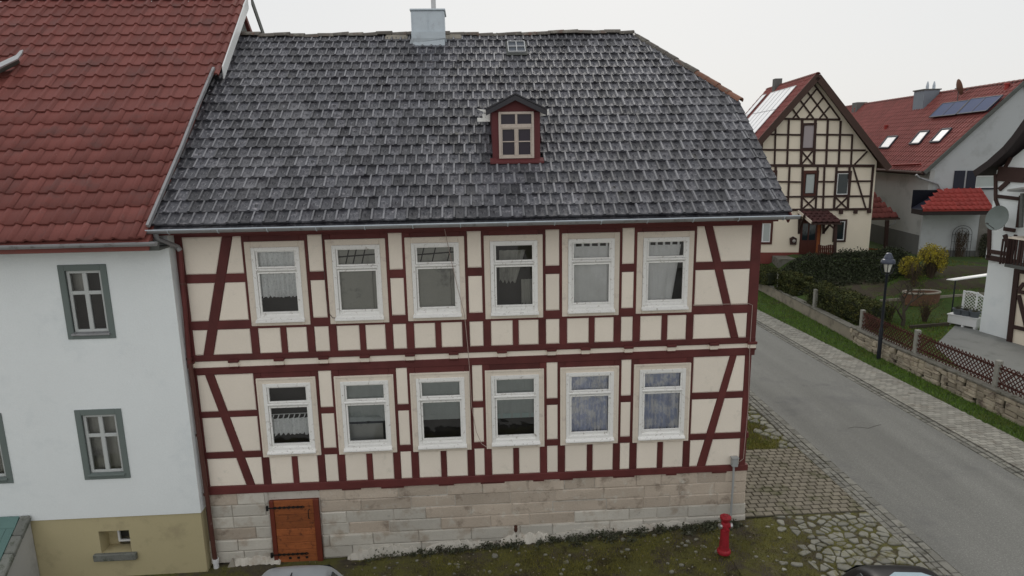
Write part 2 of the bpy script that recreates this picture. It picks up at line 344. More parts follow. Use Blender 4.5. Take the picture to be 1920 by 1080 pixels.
def leaves(name, centers, m, size, parent=None, kind=None, up=.0):
    n = len(centers); P = np.array(centers, float); g = np.random.default_rng(n+3)
    u = g.normal(size=(n, 3)); u /= np.linalg.norm(u, axis=1)[:, None]
    t = g.normal(size=(n, 3)); t[:, 2] += up; w_ = np.cross(u, t); w_ /= np.linalg.norm(w_, axis=1)[:, None]
    s = size*g.uniform(.6, 1.4, (n, 1)); v = np.empty((n, 4, 3))
    v[:, 0] = P-u*s; v[:, 1] = P-w_*s*.55; v[:, 2] = P+u*s; v[:, 3] = P+w_*s*.55
    return fast_mesh(name, v.reshape(-1, 3)-np.array(org(parent)), np.arange(4*n), 4, m, parent, kind)

# ================================================================ THE GROUND
def sheet(name, xs, ys, zf, m, dz=0):
    v = [(x, y, zf(x, y)+dz) for y in ys for x in xs]; nx = len(xs)
    f = [[j*nx+i, j*nx+i+1, (j+1)*nx+i+1, (j+1)*nx+i] for j in range(len(ys)-1) for i in range(nx-1)]
    me = bpy.data.meshes.new(name); me.from_pydata(v, [], f); me.materials.append(m)
    for p in me.polygons: p.use_smooth = True
    o = link(name, me); o['kind'] = 'structure'; return o
def h_low(x, y): return h(min(x, 12.3), y)-.012 if x < 21 else -.3
sheet('ground', [-300, -100, -40, -20]+[i*.75-12 for i in range(33)]+[14, 18, 20.4, 20.9, 40, 100, 300], [-300, -100, -40, -20]+[i*.75-14 for i in range(32)]+[12, 20, 40, 100, 300], h_low, MT['earth'])
def strip(name, xa, xb, ys, m, z, wob=0):
    v = []; f = []
    for i, y in enumerate(ys):
        v += [(xa(y)+jit(wob), y, z), (xb(y)+jit(wob), y, z)]
        if i: f.append([2*i-2, 2*i-1, 2*i+1, 2*i])
    me = bpy.data.meshes.new(name); me.from_pydata(v, [], f); me.materials.append(m); o = link(name, me); o['kind'] = 'structure'; return o
sheet('bounce_yard', [-40, -20, 0, 14, 30, 60], [-80, -40, -20, -6.2], lambda x, y: h_low(min(x, 12), y)+.02, MT['bounce_yard'])  # unseen pale ground added behind the camera to bounce light onto the facade
RL = lambda y: 14.675 + .012*(y-1)*(y > 1)
def pl(pts):
    def f(y):
        if y <= pts[0][0]: return pts[0][1]
        for (ya, xa), (yb, xb) in zip(pts, pts[1:]):
            if y <= yb: return lerp(xa, xb, (y-ya)/(yb-ya))
        return pts[-1][1]+(y-pts[-1][0])*-.02
    return f
RR = pl([(-6, 18.85), (1, 18.72), (8.9, 18.55), (15.4, 18.45), (25, 18.3)])          # road / gutter stones
SL = lambda y: RR(y)+.28                                                           # gutter / sidewalk
a1, a2, a3 = fz(1427, 585.5), fz(1655, 699), fz(1920, 832)
SR = pl([(-6, a3.x+.1), (a3.y, a3.x), (a2.y, a2.x), (a1.y, a1.x)])                   # sidewalk / grass
YS = [-30, -12]+[i*1.0-8 for i in range(44)]+[60, 120]
strip('road', RL, RR, YS, MT['asphalt'], .004)
strip('gutter_bed', RR, SL, YS, MT['sandbed'], .0)
pave = strip('sidewalk', SL, SR, YS, MT['sandbed'], .006)
gstrip = strip('verge_ground', SR, lambda y: wall_x(y)+.1, YS, MT['lawn'], .01)
strip('left_gutter_bed', lambda y: 14.2, RL, YS, MT['sandbed'], .0)
# garden terrain
gx = [0, .02, .4, .9, 1.5, 2.2, 3, 4, 5, 6, 8, 10, 14, 20, 40, 100]
gy = [-30, -10, 0]+[2+i*.8 for i in range(34)]+[34, 45, 70, 130]
v = []; f = []
for j, y in enumerate(gy):
    for i, d in enumerate(gx):
        x = wall_x(y)+.12+d; v.append((x, y, h(x, y) if i else -.3))
        if i and j: f.append([(j-1)*len(gx)+i-1, (j-1)*len(gx)+i, j*len(gx)+i, j*len(gx)+i-1])
me = bpy.data.meshes.new('garden'); me.from_pydata(v, [], f); me.materials.append(MT['lawn'])
for p in me.polygons: p.use_smooth = True
garden = link('garden', me); garden['kind'] = 'structure'

# ================================================================ THE TIMBERED HOUSE
house = thing('timber_house', 'large half timbered house with oxblood beams, cream panels and dark tiled roof', 'house', (5.7, 0, -.3))
def band(p, q):
    a, b = fy(*p), fy(*q)
    return lambda x: a.z+(b.z-a.z)*(x-a.x)/(b.x-a.x)
T1 = band((341, 445), (1408, 422)); R1t = band((348, 515), (1407, 489)); R1b = band((440, 529), (1406, 503.5))
S1t = band((358, 603), (1403, 570.6)); S1b = band((440, 616.5), (1402, 586)); B1 = band((440, 664), (1398, 632.5))
P1 = band((450, 675), (1405, 643)); Q1 = band((450, 687), (1402, 651.4))
T2 = band((370, 703), (1381, 666)); R2t = band((377, 772.4), (1394, 733)); R2b = band((378.7, 783.4), (1392.4, 745))
S2t = band((385, 848.5), (1390, 810)); S2b = band((388, 860), (1389, 821)); B2 = band((393, 912), (1387, 870.5)); E2 = band((393, 927), (1395, 881))
WIN = [[(458, 452.8), (571.4, 450.8), (473.3, 610.6), (582.5, 607.8)], [(610, 449.4), (722.8, 445.8), (620, 607), (729.7, 603.3)], [(758.6, 445), (870.6, 442.2), (765.6, 601.4), (873.9, 598.3)], [(906.8, 441.7), (1017, 438.5), (910.3, 598), (1018, 594)], [(1053, 437), (1161.5, 435), (1054, 593), (1159.4, 589.6)], [(1194.7, 434.4), (1300.6, 432.7), (1191.2, 587.5), (1296.2, 584.6)],
       [(479.7, 708.4), (591.7, 705.2), (496, 854.6), (603.5, 851.8)], [(626, 704.4), (738.3, 701), (637.3, 849.8), (744.4, 846.5)], [(768.5, 698.2), (880.5, 695.8), (775, 844.9), (883.7, 841.6)], [(907.7, 695), (1019.3, 688.9), (913.8, 839.6), (1020.5, 835.5)], [(1050.3, 688), (1159, 684.8), (1049.8, 833.5), (1158.2, 828.6)], [(1187.5, 682.8), (1294.2, 678.7), (1185.5, 829.4), (1289.3, 823.3)]]
RECT = []
for q in WIN:
    p = [fy(*c) for c in q]
    RECT.append(((p[0].x+p[2].x)/2, (p[1].x+p[3].x)/2, (p[2].z+p[3].z)/2, (p[0].z+p[1].z)/2))
XL, XR = -.17, 11.42
EAVE_Y, EAVE_Z, SLOPE = -.55, 6.75, .775
RIDGE_Y = 4.75; RIDGE_Z = EAVE_Z+SLOPE*(RIDGE_Y-EAVE_Y)
# walls behind the timber, and a sheet coloured dark for the unlit rooms
mb = MB(); mb.prism([(XL+.02, .34, 1.0), (XR-.03, .34, 1.0), (XR-.03, .34, 6.7), (XL+.02, .34, 6.7)], (0, .04, 0)); mb.build('dark_room_backing', MT['interior'], house)
mb = MB()
prof = [(.38, 1.05), (9.1, 1.05), (9.1, 6.75), (7.3, 8.75), (2.2, 8.75), (.38, 6.9)]
mb.prism([(XR-.06, y, z) for y, z in prof], (-.2, 0, 0)); mb.prism([(XL+.02, y, z) for y, z in prof], (.2, 0, 0))
mb.box((XL, 9.1, -.3), (XR, 9.3, 6.7)); mb.build('wall', MT['plaster'], house)
mb = MB(); mb.box((XL, .05, -.7), (XR-.05, 9.3, 1.04)); mb.build('foundation', MT['joint'], house)
beams = []
def beam(poly, yf=-.03, m='oxblood', d=.11, name='beam'):
    mb = MB(); mb.prism([(x, yf, z) for x, z in poly], (0, d, 0)); o = mb.build(name, MT[m], house, bevel=.008); return o
def panel(poly, yf=-.016):
    if len(poly) < 3 or area(poly) < .004: return
    cx = sum(p[0] for p in poly)/len(poly); cz = sum(p[1] for p in poly)/len(poly)
    # cream infill, slightly pillowed at its edges
    mb = MB(); n = len(poly); e = .028
    inner = []
    for x, z in poly:
        d = math.hypot(cx-x, cz-z); inner.append((x+(cx-x)/d*e, z+(cz-z)/d*e))
    vs = [(x, yf+.015, z) for x, z in poly]+[(x, yf-jit(.003), z) for x, z in inner]+[(x, yf+.08, z) for x, z in poly]
    fs = [list(range(n, 2*n))]+[[i, (i+1) % n, n+(i+1) % n, n+i] for i in range(n)]+[[2*n+i, 2*n+(i+1) % n, (i+1) % n, i] for i in range(n)]
    mb.add(vs, fs).build('plaster_panel', MT['plaster'], house)
def hband(top, bot, x0, x1, yf, name='beam', m='oxblood'):
    beam([(x0, bot(x0)), (x1, bot(x1)), (x1, top(x1)), (x0, top(x0))], yf, m, name=name)
zt = lambda x: 6.78
hband(zt, T1, XL, XR, -.034); hband(B1, P1, XL, XR, -.036); hband(Q1, lambda x: T2(x), XL, XR, -.036); hband(B2, E2, XL, XR, -.040)
hband(lambda x: P1(x)+.02, lambda x: Q1(x)-.02, XL, XR, -.006, 'cream_fillet', 'plaster')
for top, R_t, R_b, St, Sb, Bm, rects, lo in ((T1, R1t, R1b, S1t, S1b, B1, RECT[:6], 0), (T2, R2t, R2b, S2t, S2b, B2, RECT[6:], 1)):
    hband(St, Sb, XL+.02, XR-.02, -.030)
    px = lambda x, a, b: [(x-a, Bm(x)), (x+b, Bm(x)), (x+b, top(x)), (x-a, top(x))]
    for a, b, z0, z1 in rects:
        beam([(a-.05, Bm(a)-.01), (a+.10, Bm(a)-.01), (a+.10, top(a)+.01), (a-.05, top(a)+.01)], -.027)
        beam([(b-.09, Bm(b)-.01), (b+.055, Bm(b)-.01), (b+.055, top(b)+.01), (b-.09, top(b)+.01)], -.027)
        beam([(a+.10, z1-.03), (b-.09, z1-.03), (b-.09, top(b)+.012), (a+.10, top(a)+.012)], -.0245)
        c = (a+b)/2+.02+jit(.015)
        beam([(c-.06, Bm(c)-.01), (c+.055, Bm(c)-.01), (c+.055, Sb(c)+.01), (c-.06, Sb(c)+.01)], -.027)
        for s, e in ((a+.10, c-.06), (c+.055, b-.09)):
            panel([(s, Bm(s)), (e, Bm(e)), (e, Sb(e)), (s, Sb(s))])
    for (a, b, _, _), (a2_, b2_, _, _) in zip(rects, rects[1:]):
        s, e = b+.055, a2_-.05
        hband(R_t, R_b, s-.01, e+.01, -.0245)
        for lo_, hi_ in ((R_t, top), (Sb, None), (Bm, Sb)):
            if hi_ is None: panel([(s, St(s)), (e, St(e)), (e, R_b(e)), (s, R_b(s))])
            else: panel([(s, lo_(s)), (e, lo_(e)), (e, hi_(e)), (s, hi_(s))])
    # braced end bays
    le = sum(fy(*p).x for p in ([(341.5, 445), (358, 603)] if not lo else [(370.5, 703), (393, 912)]))/2
    re = sum(fy(*p).x for p in ([(1408.6, 422.7), (1400, 632)] if not lo else [(1396, 666), (1386, 868)]))/2
    if not lo: brs = ([(417, 443), (436, 443), (400, 668), (382, 668)], [(1320.4, 422), (1335.6, 422), (1383.7, 633), (1370, 633)])
    else: brs = ([(384.8, 701), (401, 701), (479.7, 911), (464, 911)], [(1368.8, 666), (1380.5, 666), (1320.7, 875), (1305.6, 875)])
    for bay, (s, e) in enumerate(((le, rects[0][0]-.05), (rects[5][1]+.055, re))):
        br = [fy(*p) for p in brs[bay]]; br = [(p.x, p.z) for p in br]
        beam([br[3], br[2], br[1], br[0]], -.0325, d=.1, name='brace')
        hband(R_t, R_b, s-.02, e+.02, -.0265)
        for lo_, hi_ in ((R_b, top), (Sb, 0), (Bm, Sb)):
            if hi_ == 0: q = [(s, St(s)), (e, St(e)), (e, R_b(e)), (s, R_b(s))]
            elif lo_ is R_b: q = [(s, R_t(s)), (e, R_t(e)), (e, top(e)), (s, top(s))]
            else: q = [(s, lo_(s)), (e, lo_(e)), (e, hi_(e)), (s, hi_(s))]
            for (A, B, sg) in ((br[0], br[3], -1), (br[1], br[2], 1)):
                dx, dz = B[0]-A[0], B[1]-A[1]; n = (-dz*sg*(1 if dz < 0 else -1), dx*sg*(1 if dz < 0 else -1))
                panel(clip(q, A, n))
    beam([(XL, Bm(XL)-.01), (le, Bm(le)-.01), (le, top(le)+.01), (XL, top(XL)+.01)], -.029, name='corner_post')
    beam([(re, Bm(re)-.01), (XR-(.06 if lo else 0), Bm(re)-.01), (XR-(.06 if lo else 0), top(re)+.01), (re, top(re)+.01)], -.029, d=.3, name='corner_post')
# joist ends with little mouldings in the cream strip
for px_, py_ in ((357, 684), (439.8, 680), (525, 678), (608, 675), (685, 672.5), (769.4, 669.7), (851, 667), (941, 664), (1033.7, 661), (1097, 659), (1177.5, 656.5), (1257.7, 653.5), (1337, 651), (1408, 648)):
    c = fy(px_, py_); zc = (P1(c.x)+Q1(c.x))/2
    mb = MB(); mb.box((c.x-.085, -.062, zc-.05), (c.x+.085, .03, zc+.045)); j = mb.build('joist_end', MT['surround'], house, bevel=.006)
    mb = MB(); mb.prism([(c.x-.1, -.088, zc+.036), (c.x+.1, -.088, zc+.036), (c.x+.1, -.088, zc+.096), (c.x-.1, -.088, zc+.096)], (0, .08, 0))
    mb.prism([(c.x-.095, -.05, zc-.092), (c.x+.095, -.05, zc-.092), (c.x+.095, -.062, zc-.046), (c.x-.095, -.062, zc-.046)], (0, .03, 0)); mb.build('moulding', MT['oxblood'], j, bevel=.008)
# gable side towards the street
for z0, z1 in ((1.05, 1.25), (2.35, 2.47), (3.85, 4.2), (5.3, 5.42), (6.55, 6.75)):
    mb = MB(); mb.box((XR-.06, .31, z0), (XR-.012, 9.1, z1)); mb.build('beam', MT['oxblood'], house)
for i in range(9):
    y = .33+i*1.08; mb = MB(); mb.box((XR-.06, y, 1.06), (XR-.016, y+.16, 6.74)); mb.build('beam', MT['oxblood'], house)

# windows
def fold(name, x0, x1, z0, z1, y, m, parent, n=22, amp=.02, hem=.0, seed=0, x1b=None):
    g = random.Random(seed); mb = MB(); top = []; bot = []
    for i in range(n+1):
        t = i/n; o = amp*(math.sin(i*1.9)+g.uniform(-.5, .5))
        top.append((lerp(x0, x1, t), y+o*.5, z1)); bot.append((lerp(x0, x1 if x1b is None else x1b, t), y+o, z0+hem*(math.sin(i*2.1)*.6+g.uniform(-.4, .4))))
    k = len(mb.v); mb.v = [V(p) for p in top+bot]; mb.f = [[i, i+1, n+2+i, n+1+i] for i in range(n)]
    o = mb.build(name, MT[m], parent, recalc=False)
    for p in o.data.polygons: p.use_smooth = True
    return o
for i, (a, b, z0, z1) in enumerate(RECT):
    fx0, fx1, fz0, fz1 = a+.12, b-.105, z0+.10, z1-.115
    W, H = fx1-fx0, fz1-fz0
    mb = MB(); mb.ring(fx0, fx1, fz0, fz1, .075, -.068, .06)
    wn = mb.build('window', MT['peel'], house, bevel=.006)
    mb = MB(); mb.ring(a, b, z0, z1, .118, -.048, .03)
    if i > 5: mb.ring(a, b, z0, z1, .04, -.060, -.049)
    mb.build('surround', MT['surround'], wn, bevel=.008)
    gx0, gx1 = fx0+.115, fx1-.105
    up0, up1 = fz0+H*.742, fz0+H*.938; lo0, lo1 = fz0+H*.128, fz0+H*.648
    mb = MB(); mb.ring(gx0-.034, gx1+.034, up0-.034, up1+.032, .034, -.052, .0); mb.build('sash', MT['peel'], wn, bevel=.005)
    mb = MB(); mb.ring(gx0-.034, gx1+.034, lo0-.042, lo1+.034, .036, -.05, .0); mb.build('sash', MT['peel'], wn, bevel=.005)
    zt0, zt1 = lo1+.042, up0-.04; zm = (zt0+zt1)/2
    mb = MB(); mb.box((fx0+.074, -.062, zt0), (fx1-.074, .02, zt1)); mb.box((fx0+.06, -.085, zm-.012), (fx1-.06, -.05, zm+.018)); mb.build('transom', MT['peel'], wn, bevel=.006)
    mb = MB(); mb.prism([(fx0-.015, -.066, fz0+.04), (fx0-.015, -.135, fz0+.012), (fx0-.015, -.135, fz0-.022), (fx0-.015, -.049, fz0-.022), (fx0-.015, -.049, fz0+.04)], (W+.03, 0, 0)); mb.build('sill', MT['peel'], wn, bevel=.006)
    mb = MB(); mb.box((fx0+.075, -.072, fz0+.07), (fx1-.075, -.03, fz0+.105)); mb.box((fx0+.074, -.044, fz0+.06), (fx1-.074, .02, lo0-.045)); mb.build('drip_rail', MT['peel'], wn, bevel=.006)
    for zz0, zz1 in ((up0, up1), (lo0, lo1)):
        mb = MB(); y = -.02; mb.add([(gx0-.005, y, zz0-.005), (gx1+.005, y, zz0-.005), (gx1+.005, y, zz1+.005), (gx0-.005, y, zz1+.005)], [[0, 1, 2, 3]]); mb.build('pane', MT['glass'], wn, recalc=False)
    e0, e1 = gx0-.03, gx1+.03; hl = lo1-lo0; yb = .045
    if i == 0:
        fold('curtain', e0, e1, lo0+hl*.36, lo1+.1, yb, 'lace', wn, 30, .05, .03, 1); fold('curtain', e0, e1, up0-.03, up1+.05, yb, 'lace', wn, 24, .05, 0, 2)
    elif i in (1, 2):
        for q0, q1 in ((lo0-.1, lo1+.06), (up0-.06, up1+.06)):
            mb = MB(); mb.box((e0, yb, q0), (e1-(0 if q0 > lo1 else .12), yb+.01, q1)); mb.build('blind', MT['blind'], wn)  # blind tone includes the painted reflection of the houses opposite
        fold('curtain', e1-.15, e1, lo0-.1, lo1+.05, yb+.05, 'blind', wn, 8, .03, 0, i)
        for t in ((.22, .42, .66) if i == 1 else (.12, .44, .86)):            # dark bars drawn for timbers reflected in the top light
            x = lerp(gx0, gx1, t); mb = MB(); mb.bar((x+.05, yb-.012, up1), (x-.03, yb-.012, up0), .022, .01); mb.build('reflection_bar', MT['interior'], wn)
        mb = MB(); mb.bar((e0, yb-.02, lerp(up0, up1, .48)), (e1, yb-.02, lerp(up0, up1, .62)), .025, .01); mb.build('reflection_bar', MT['interior'], wn)
    elif i == 3:
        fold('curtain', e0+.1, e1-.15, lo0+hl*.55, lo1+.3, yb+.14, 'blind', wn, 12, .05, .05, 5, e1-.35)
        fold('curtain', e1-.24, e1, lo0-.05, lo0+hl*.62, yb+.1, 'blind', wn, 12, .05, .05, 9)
    elif i in (4, 5):
        r_ = 0 if i == 4 else .13
        fold('curtain', e0+.02, e1-r_*.4, lo0-.04, up1-.075, yb+.02, 'sheer', wn, 14, .03, 0, i, e1-r_*1.6)
        for k in range(5):
            x = lerp(e0+.06, e1-.06-r_*.4, k/4); mb = MB(); mb.box((x-.022, yb, up1-.1), (x+.022, yb+.006, up1+.05)); mb.build('curtain_loop', MT['sheer'], wn)
    elif i == 6:
        fold('curtain', e0, e1, lo0+hl*.20, lo0+hl*.66, yb, 'lace', wn, 26, .05, .035, 6)
        for k in range(8):
            x = lerp(e0+.02, e1-.03, k/7); mb = MB(); mb.bar((x, yb, lo0+hl*.65), (x+.035, yb, lo0+hl*.765), .022, .008); mb.build('curtain_loop', MT['lace'], wn)
        mb = MB(); mb.tube([(e0, yb, lo0+hl*.775), (e1, yb, lo0+hl*.785)], .009, 6); mb.build('curtain_rod', MT['white'], wn)
    elif i in (7, 8, 9):
        k = (.50, .48, .44)[i-7]
        fold('curtain', e0, e1, lo0+hl*k, up1+.06, yb, 'paleblind', wn, 14, .02, .0, i)
        mb = MB(); mb.box((e0, yb-.012, lo0+hl*(k+.0)), (e1, yb-.006, lo0+hl*(k+.13))); mb.build('curtain_hem', MT['teal' if i == 9 else 'paleblind'], wn)
        if i == 7:
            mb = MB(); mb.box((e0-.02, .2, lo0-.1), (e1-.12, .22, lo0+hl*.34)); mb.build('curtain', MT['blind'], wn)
    else:
        fold('curtain', e0, e1, lo0-.05, up1+.06, yb+.025, 'bluecurt', wn, 34, .06, 0, i)

# plinth of sandstone blocks
doorp = [fy(505, 940, -.06), fy(597, 938, -.06), fy(606, 1054, -.06), fy(515, 1058, -.06)]
DX0, DX1 = (doorp[0].x+doorp[3].x)/2, (doorp[1].x+doorp[2].x)/2; DZ0, DZ1 = doorp[3].z, doorp[0].z
base_z = lambda x: h(x, 0)
g = random.Random(11)
ncourse = 6
for c in range(ncourse):
    x = XL+.02-g.uniform(0, .3); first = True
    while x < XR-.02:
        wd = g.uniform(.55, 1.25)*(1 if c else .9); x1 = min(x+wd, XR-.01)
        if XR-x1 < .3: x1 = XR-.01+(.02 if c > 2 else 0)
        hh = 0.262
        top0 = lambda q: E2(q)-.004-c*hh; bot0 = lambda q: top0(q)-hh
        xa, xb = max(x, XL+.02), x1
        x = x1
        bz = min(base_z(xa), base_z(xb))-.12
        if top0(xb) < bz: continue
        segs = [(xa, xb)]
        if bot0(xa) < DZ1-.02:
            segs = []
            if xa < DX0-.02: segs.append((xa, min(xb, DX0-.02)))
            if xb > DX1+.02: segs.append((max(xa, DX1+.02), xb))
        for s, e in segs:
            if e-s < .08: continue
            low = c >= 4 or (c >= 3 and s > 7.2) or (s < 4.6 and g.random() < .8-.12*s)
            yf = -.012+g.uniform(-.01, .01)-(.03 if low and c >= 4 else 0)
            jo = .0045; poly = [(s+jo, bot0(s)+jo+g.uniform(-.004, .004)), (e-jo, bot0(e)+jo+g.uniform(-.004, .004)), (e-jo, top0(e)-jo), (s+jo, top0(s)-jo)]
            mb = MB(); n = 4; k = .02
            ins = [(poly[0][0]+k, poly[0][1]+k), (poly[1][0]-k, poly[1][1]+k), (poly[2][0]-k, poly[2][1]-k), (poly[3][0]+k, poly[3][1]-k)]
            yy = [yf+g.uniform(-.008, .008) for _ in range(4)]
            vs = [(p[0], yf+.009, p[1]) for p in poly]+[(p[0], yy[q], p[1]) for q, p in enumerate(ins)]+[(p[0], .1, p[1]) for p in poly]
            mb.add(vs, [[4, 5, 6, 7]]+[[q, (q+1) % 4, 4+(q+1) % 4, 4+q] for q in range(4)]+[[8+q, 8+(q+1) % 4, (q+1) % 4, q] for q in range(4)])
            mb.build('stone', MT['limestone' if low else 'sandstone'], house)
mb = MB(); mb.box((XL+.02, .004, -.8), (DX0, .1, 1.2)); mb.box((DX1, .004, -.8), (XR-.03, .1, 1.08)); mb.box((DX0, .004, DZ1), (DX1, .1, 1.2)); mb.build('joints', MT['joint'], house)
for k in range(12):                                           # stones of the street side corner
    z = -.15+k*.2; z1 = z+.19
    if z1 > 1.12: break
    for q in range(7):
        y = .02+q*1.25; mb = MB(); mb.box((XR-.055, y+(.0 if k % 2 else .4), z), (XR+.0+jit(.012), y+1.23+(.0 if k % 2 else .4), z1)); mb.build('stone', MT['sandstone'], house, bevel=.015)
for k in range(9):
    x = fy(640+k*85+jit(20), 900).x; mb = MB(); mb.box((x, -.026, E2(x)-.035), (x+g.uniform(.2, .6), .05, E2(x)+.0)); mb.build('packing_strip', MT['oxblood'], house)
# crumbling lime render smeared along the foot of the plinth
for x0, x1, hh in ((2.75, 4.3, .16), (4.35, 5.9, .13), (5.95, 7.1, .17), (7.15, 8.6, .13), (8.7, 10.2, .10), (.35, 1.35, .12)):
    n_ = 18; top = []; bot = []
    for i in range(n_+1):
        x = lerp(x0, x1, i/n_); e = math.sin(math.pi*i/n_)**.4
        top.append((x, -.05-g.uniform(0, .015), base_z(x)+.03+hh*e*g.uniform(.5, 1.25))); bot.append((x, -.11-g.uniform(0, .06), base_z(x)-.04))
    mb = MB(); mb.v = [V(p) for p in top+bot+[(p[0], .0, p[2]+.012) for p in top]]; m_ = n_+1
    mb.f = [[i, i+1, m_+i+1, m_+i] for i in range(n_)]+[[2*m_+i, 2*m_+i+1, i+1, i] for i in range(n_)]
    mb.build('lime_patch', MT['limestone'], house, recalc=False)
# round rusty wall anchor
c = fy(967, 992, -.03); mb = MB(); mb.lathe([(.0, .0), (.05, .0), (.055, -.012), (.02, -.03), (0, -.03)], c, 14, V((0, 1, 0))); mb.v = [V((p.x, p.y, c.z+(p.z-c.z)*1.9)) for p in mb.v]; mb.build('rusty_plate', MT['rust'], house)

# cellar door
mb = MB(); mb.box((DX0, -.03, DZ0), (DX1, .06, DZ1)); door = mb.build('cellar_door', MT['redwood'], house)
lw = .088
mb = MB(); mb.box((DX0, -.085, DZ0), (DX0+lw, -.031, DZ1)); mb.build('stile', MT['redwood'], door, bevel=.006)
mb = MB(); mb.box((DX1-lw-.02, -.085, DZ0), (DX1, -.031, DZ1)); mb.build('stile', MT['redwood'], door, bevel=.006)
n = 9; ph = (DZ1-DZ0)/n
for k in range(n):
    mb = MB(); mb.box((DX0+lw+.002, -.064+jit(.003), DZ0+k*ph+.004), (DX1-lw-.022, -.031, DZ0+(k+1)*ph-.002)); mb.build('plank', MT['orangewood'], door, bevel=.006)
for zz in (DZ1-.145, DZ0+.235):
    mb = MB(); x0 = DX0-.04; x1 = DX1-.33
    mb.bar((x0, -.092, zz), (x1, -.088, zz+.005), .022, .012)
    for k in range(7):
        x = lerp(x0+.16, x1, k/6)
        mb.bar((x-.045, -.092, zz-.002), (x, -.092, zz+.026), .012, .01); mb.bar((x, -.092, zz+.026), (x+.045, -.092, zz), .012, .01)
        mb.bar((x-.045, -.092, zz+.002), (x, -.092, zz-.024), .012, .01); mb.bar((x, -.092, zz-.024), (x+.045, -.092, zz), .012, .01)
    mb.tube([(x0, -.09, zz-.05), (x0, -.09, zz+.05)], .028, 8); mb.build('hinge', MT['iron'], door)
for k in range(3):
    x = DX0+.33+k*.175; mb = MB(); mb.box((x-.028, -.0665, DZ0+.105), (x+.028, -.06, DZ0+.155)); mb.build('vent_hole_dark', MT['iron'], door)  # black plates drawn for the shade inside the vent holes
mb = MB(); x = DX1-.21; mb.tube([(x+.02, -.07, DZ1-.21), (x-.005, -.1, DZ1-.23), (x-.01, -.1, DZ1-.40), (x+.0, -.07, DZ1-.43)], .009, 6); mb.build('handle', MT['iron'], door)

# ---- roof
SL_ = V((0, 1, SLOPE)).normalized(); NR_ = V((0, -SLOPE, 1)).normalized(); SLEN = (RIDGE_Y-EAVE_Y)/SL_.y
RXL = -.22; HX1, HY1 = 11.74, 2.43; HX0 = 9.82
def rp(x, s, up=0): return V((x, EAVE_Y, EAVE_Z))+SL_*s+NR_*up
def right_edge(s):
    y = EAVE_Y+SL_.y*s
    return HX1 if y <= HY1 else lerp(HX1, HX0, min(1.2, (y-HY1)/(RIDGE_Y-HY1)))
HZ1 = EAVE_Z+SLOPE*(HY1-EAVE_Y); YB = 2*RIDGE_Y-EAVE_Y
mb = MB(); dz = V((0, 0, -.05))
A, B_, Cc, D_, Ee = [V(p)+dz for p in ((RXL, EAVE_Y, EAVE_Z), (HX1, EAVE_Y, EAVE_Z), (HX1, HY1, HZ1), (HX0, RIDGE_Y, RIDGE_Z), (RXL, RIDGE_Y, RIDGE_Z))]
mir = lambda p: V((p.x, 2*RIDGE_Y-p.y, p.z))
vs = [A, B_, Cc, D_, Ee, mir(A), mir(B_), mir(Cc)]; th = V((0, 0, -.04))
mb.add(vs+[p+th for p in vs], [[0, 1, 2, 3, 4], [5, 4, 3, 7, 6], [3, 2, 7], [8, 12, 11, 10, 9], [13, 14, 15, 11, 12], [11, 15, 10], [0, 8, 9, 1], [1, 9, 10, 2], [2, 10, 15, 7], [7, 15, 14, 6], [6, 14, 13, 5], [0, 4, 12, 8], [4, 5, 13, 12]])
roof = mb.build('roof', MT['greytile'], house)
def grey_tile():
    w_, L_ = .218, .36
    xs = [(-.004, 0), (.012, .026), (.042, .027), (.058, .001), (.20, -.002), (.214, .006), (.222, .010)]
    vs = []; n = len(xs)
    for y, lift in ((0, .044), (L_, .007)):
        vs += [(x, y, z+lift) for x, z in xs]
    vs += [(x, -.002, z*.4+.006) for x, z in xs]
    fs = [[i, i+1, n+i+1, n+i] for i in range(n-1)]+[[2*n+i, 2*n+i+1, i+1, i] for i in range(n-1)]
    k = len(vs); cx, cy = .132, .15; zz = lambda y: lerp(.044, .007, y/L_)
    vs += [(cx-.036, cy+.03, zz(cy)), (cx, cy-.065, zz(cy-.065)), (cx+.036, cy+.03, zz(cy)), (cx, cy+.045, zz(cy+.045)), (cx-.012, cy+.012, zz(cy)+.024), (cx+.012, cy+.012, zz(cy)+.024)]
    fs += [[k, k+1, k+4], [k+1, k+5, k+4], [k+1, k+2, k+5], [k+2, k+3, k+5], [k+3, k+4, k+5], [k+3, k, k+4]]
    me = bpy.data.meshes.new('tile'); me.from_pydata(vs, [], fs); me.materials.append(MT['greytile']); me.materials.append(MT['ribhighlight'])
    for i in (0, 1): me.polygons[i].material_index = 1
    for i in (-4, -3, -2): me.polygons[len(fs)+i].material_index = 1  # only right and upper boss faces take the painted highlight
    return me
def tile_grid(mesh, m, parent, org_, ex, es, rows, step, width, xl, xr, bond, quota=300, name='tile', skip=None, jt=.006, base=None):
    en = ex.cross(es); singles = []; rest = []
    for r in range(rows):
        s = r*step; x = xl(s)-(width/2 if bond and r % 2 else 0); rowj = jit(.006)
        xe = xr(s+step*.5)
        while x < xe-width*.15:
            if not (skip and skip(x+width/2, s+step/2)) and x > xl(s)-width*.6:
                a = jit(.012); e1 = (ex*math.cos(a)+es*math.sin(a)); e2 = (es*math.cos(a)-ex*math.sin(a)); tl = jit(.014)
                e2 = (e2+en*tl).normalized(); e3 = e1.cross(e2)
                mm = frame(org_+ex*min(x, xe-width)+es*(s+rowj+jit(.004))+en*(.002+jit(jt*.4)+.004), e1, e2, e3)
                (singles if len(singles) < quota else rest).append(mm)
            x += width
    for mm in singles: link(name, mesh, parent, None, mm)
    if rest: merged('roof_tiles', mesh, rest, m, parent)
DORM = (925, 1013)
dbl, dbr = None, None
EO = V((0, EAVE_Y, EAVE_Z))+NR_*.0
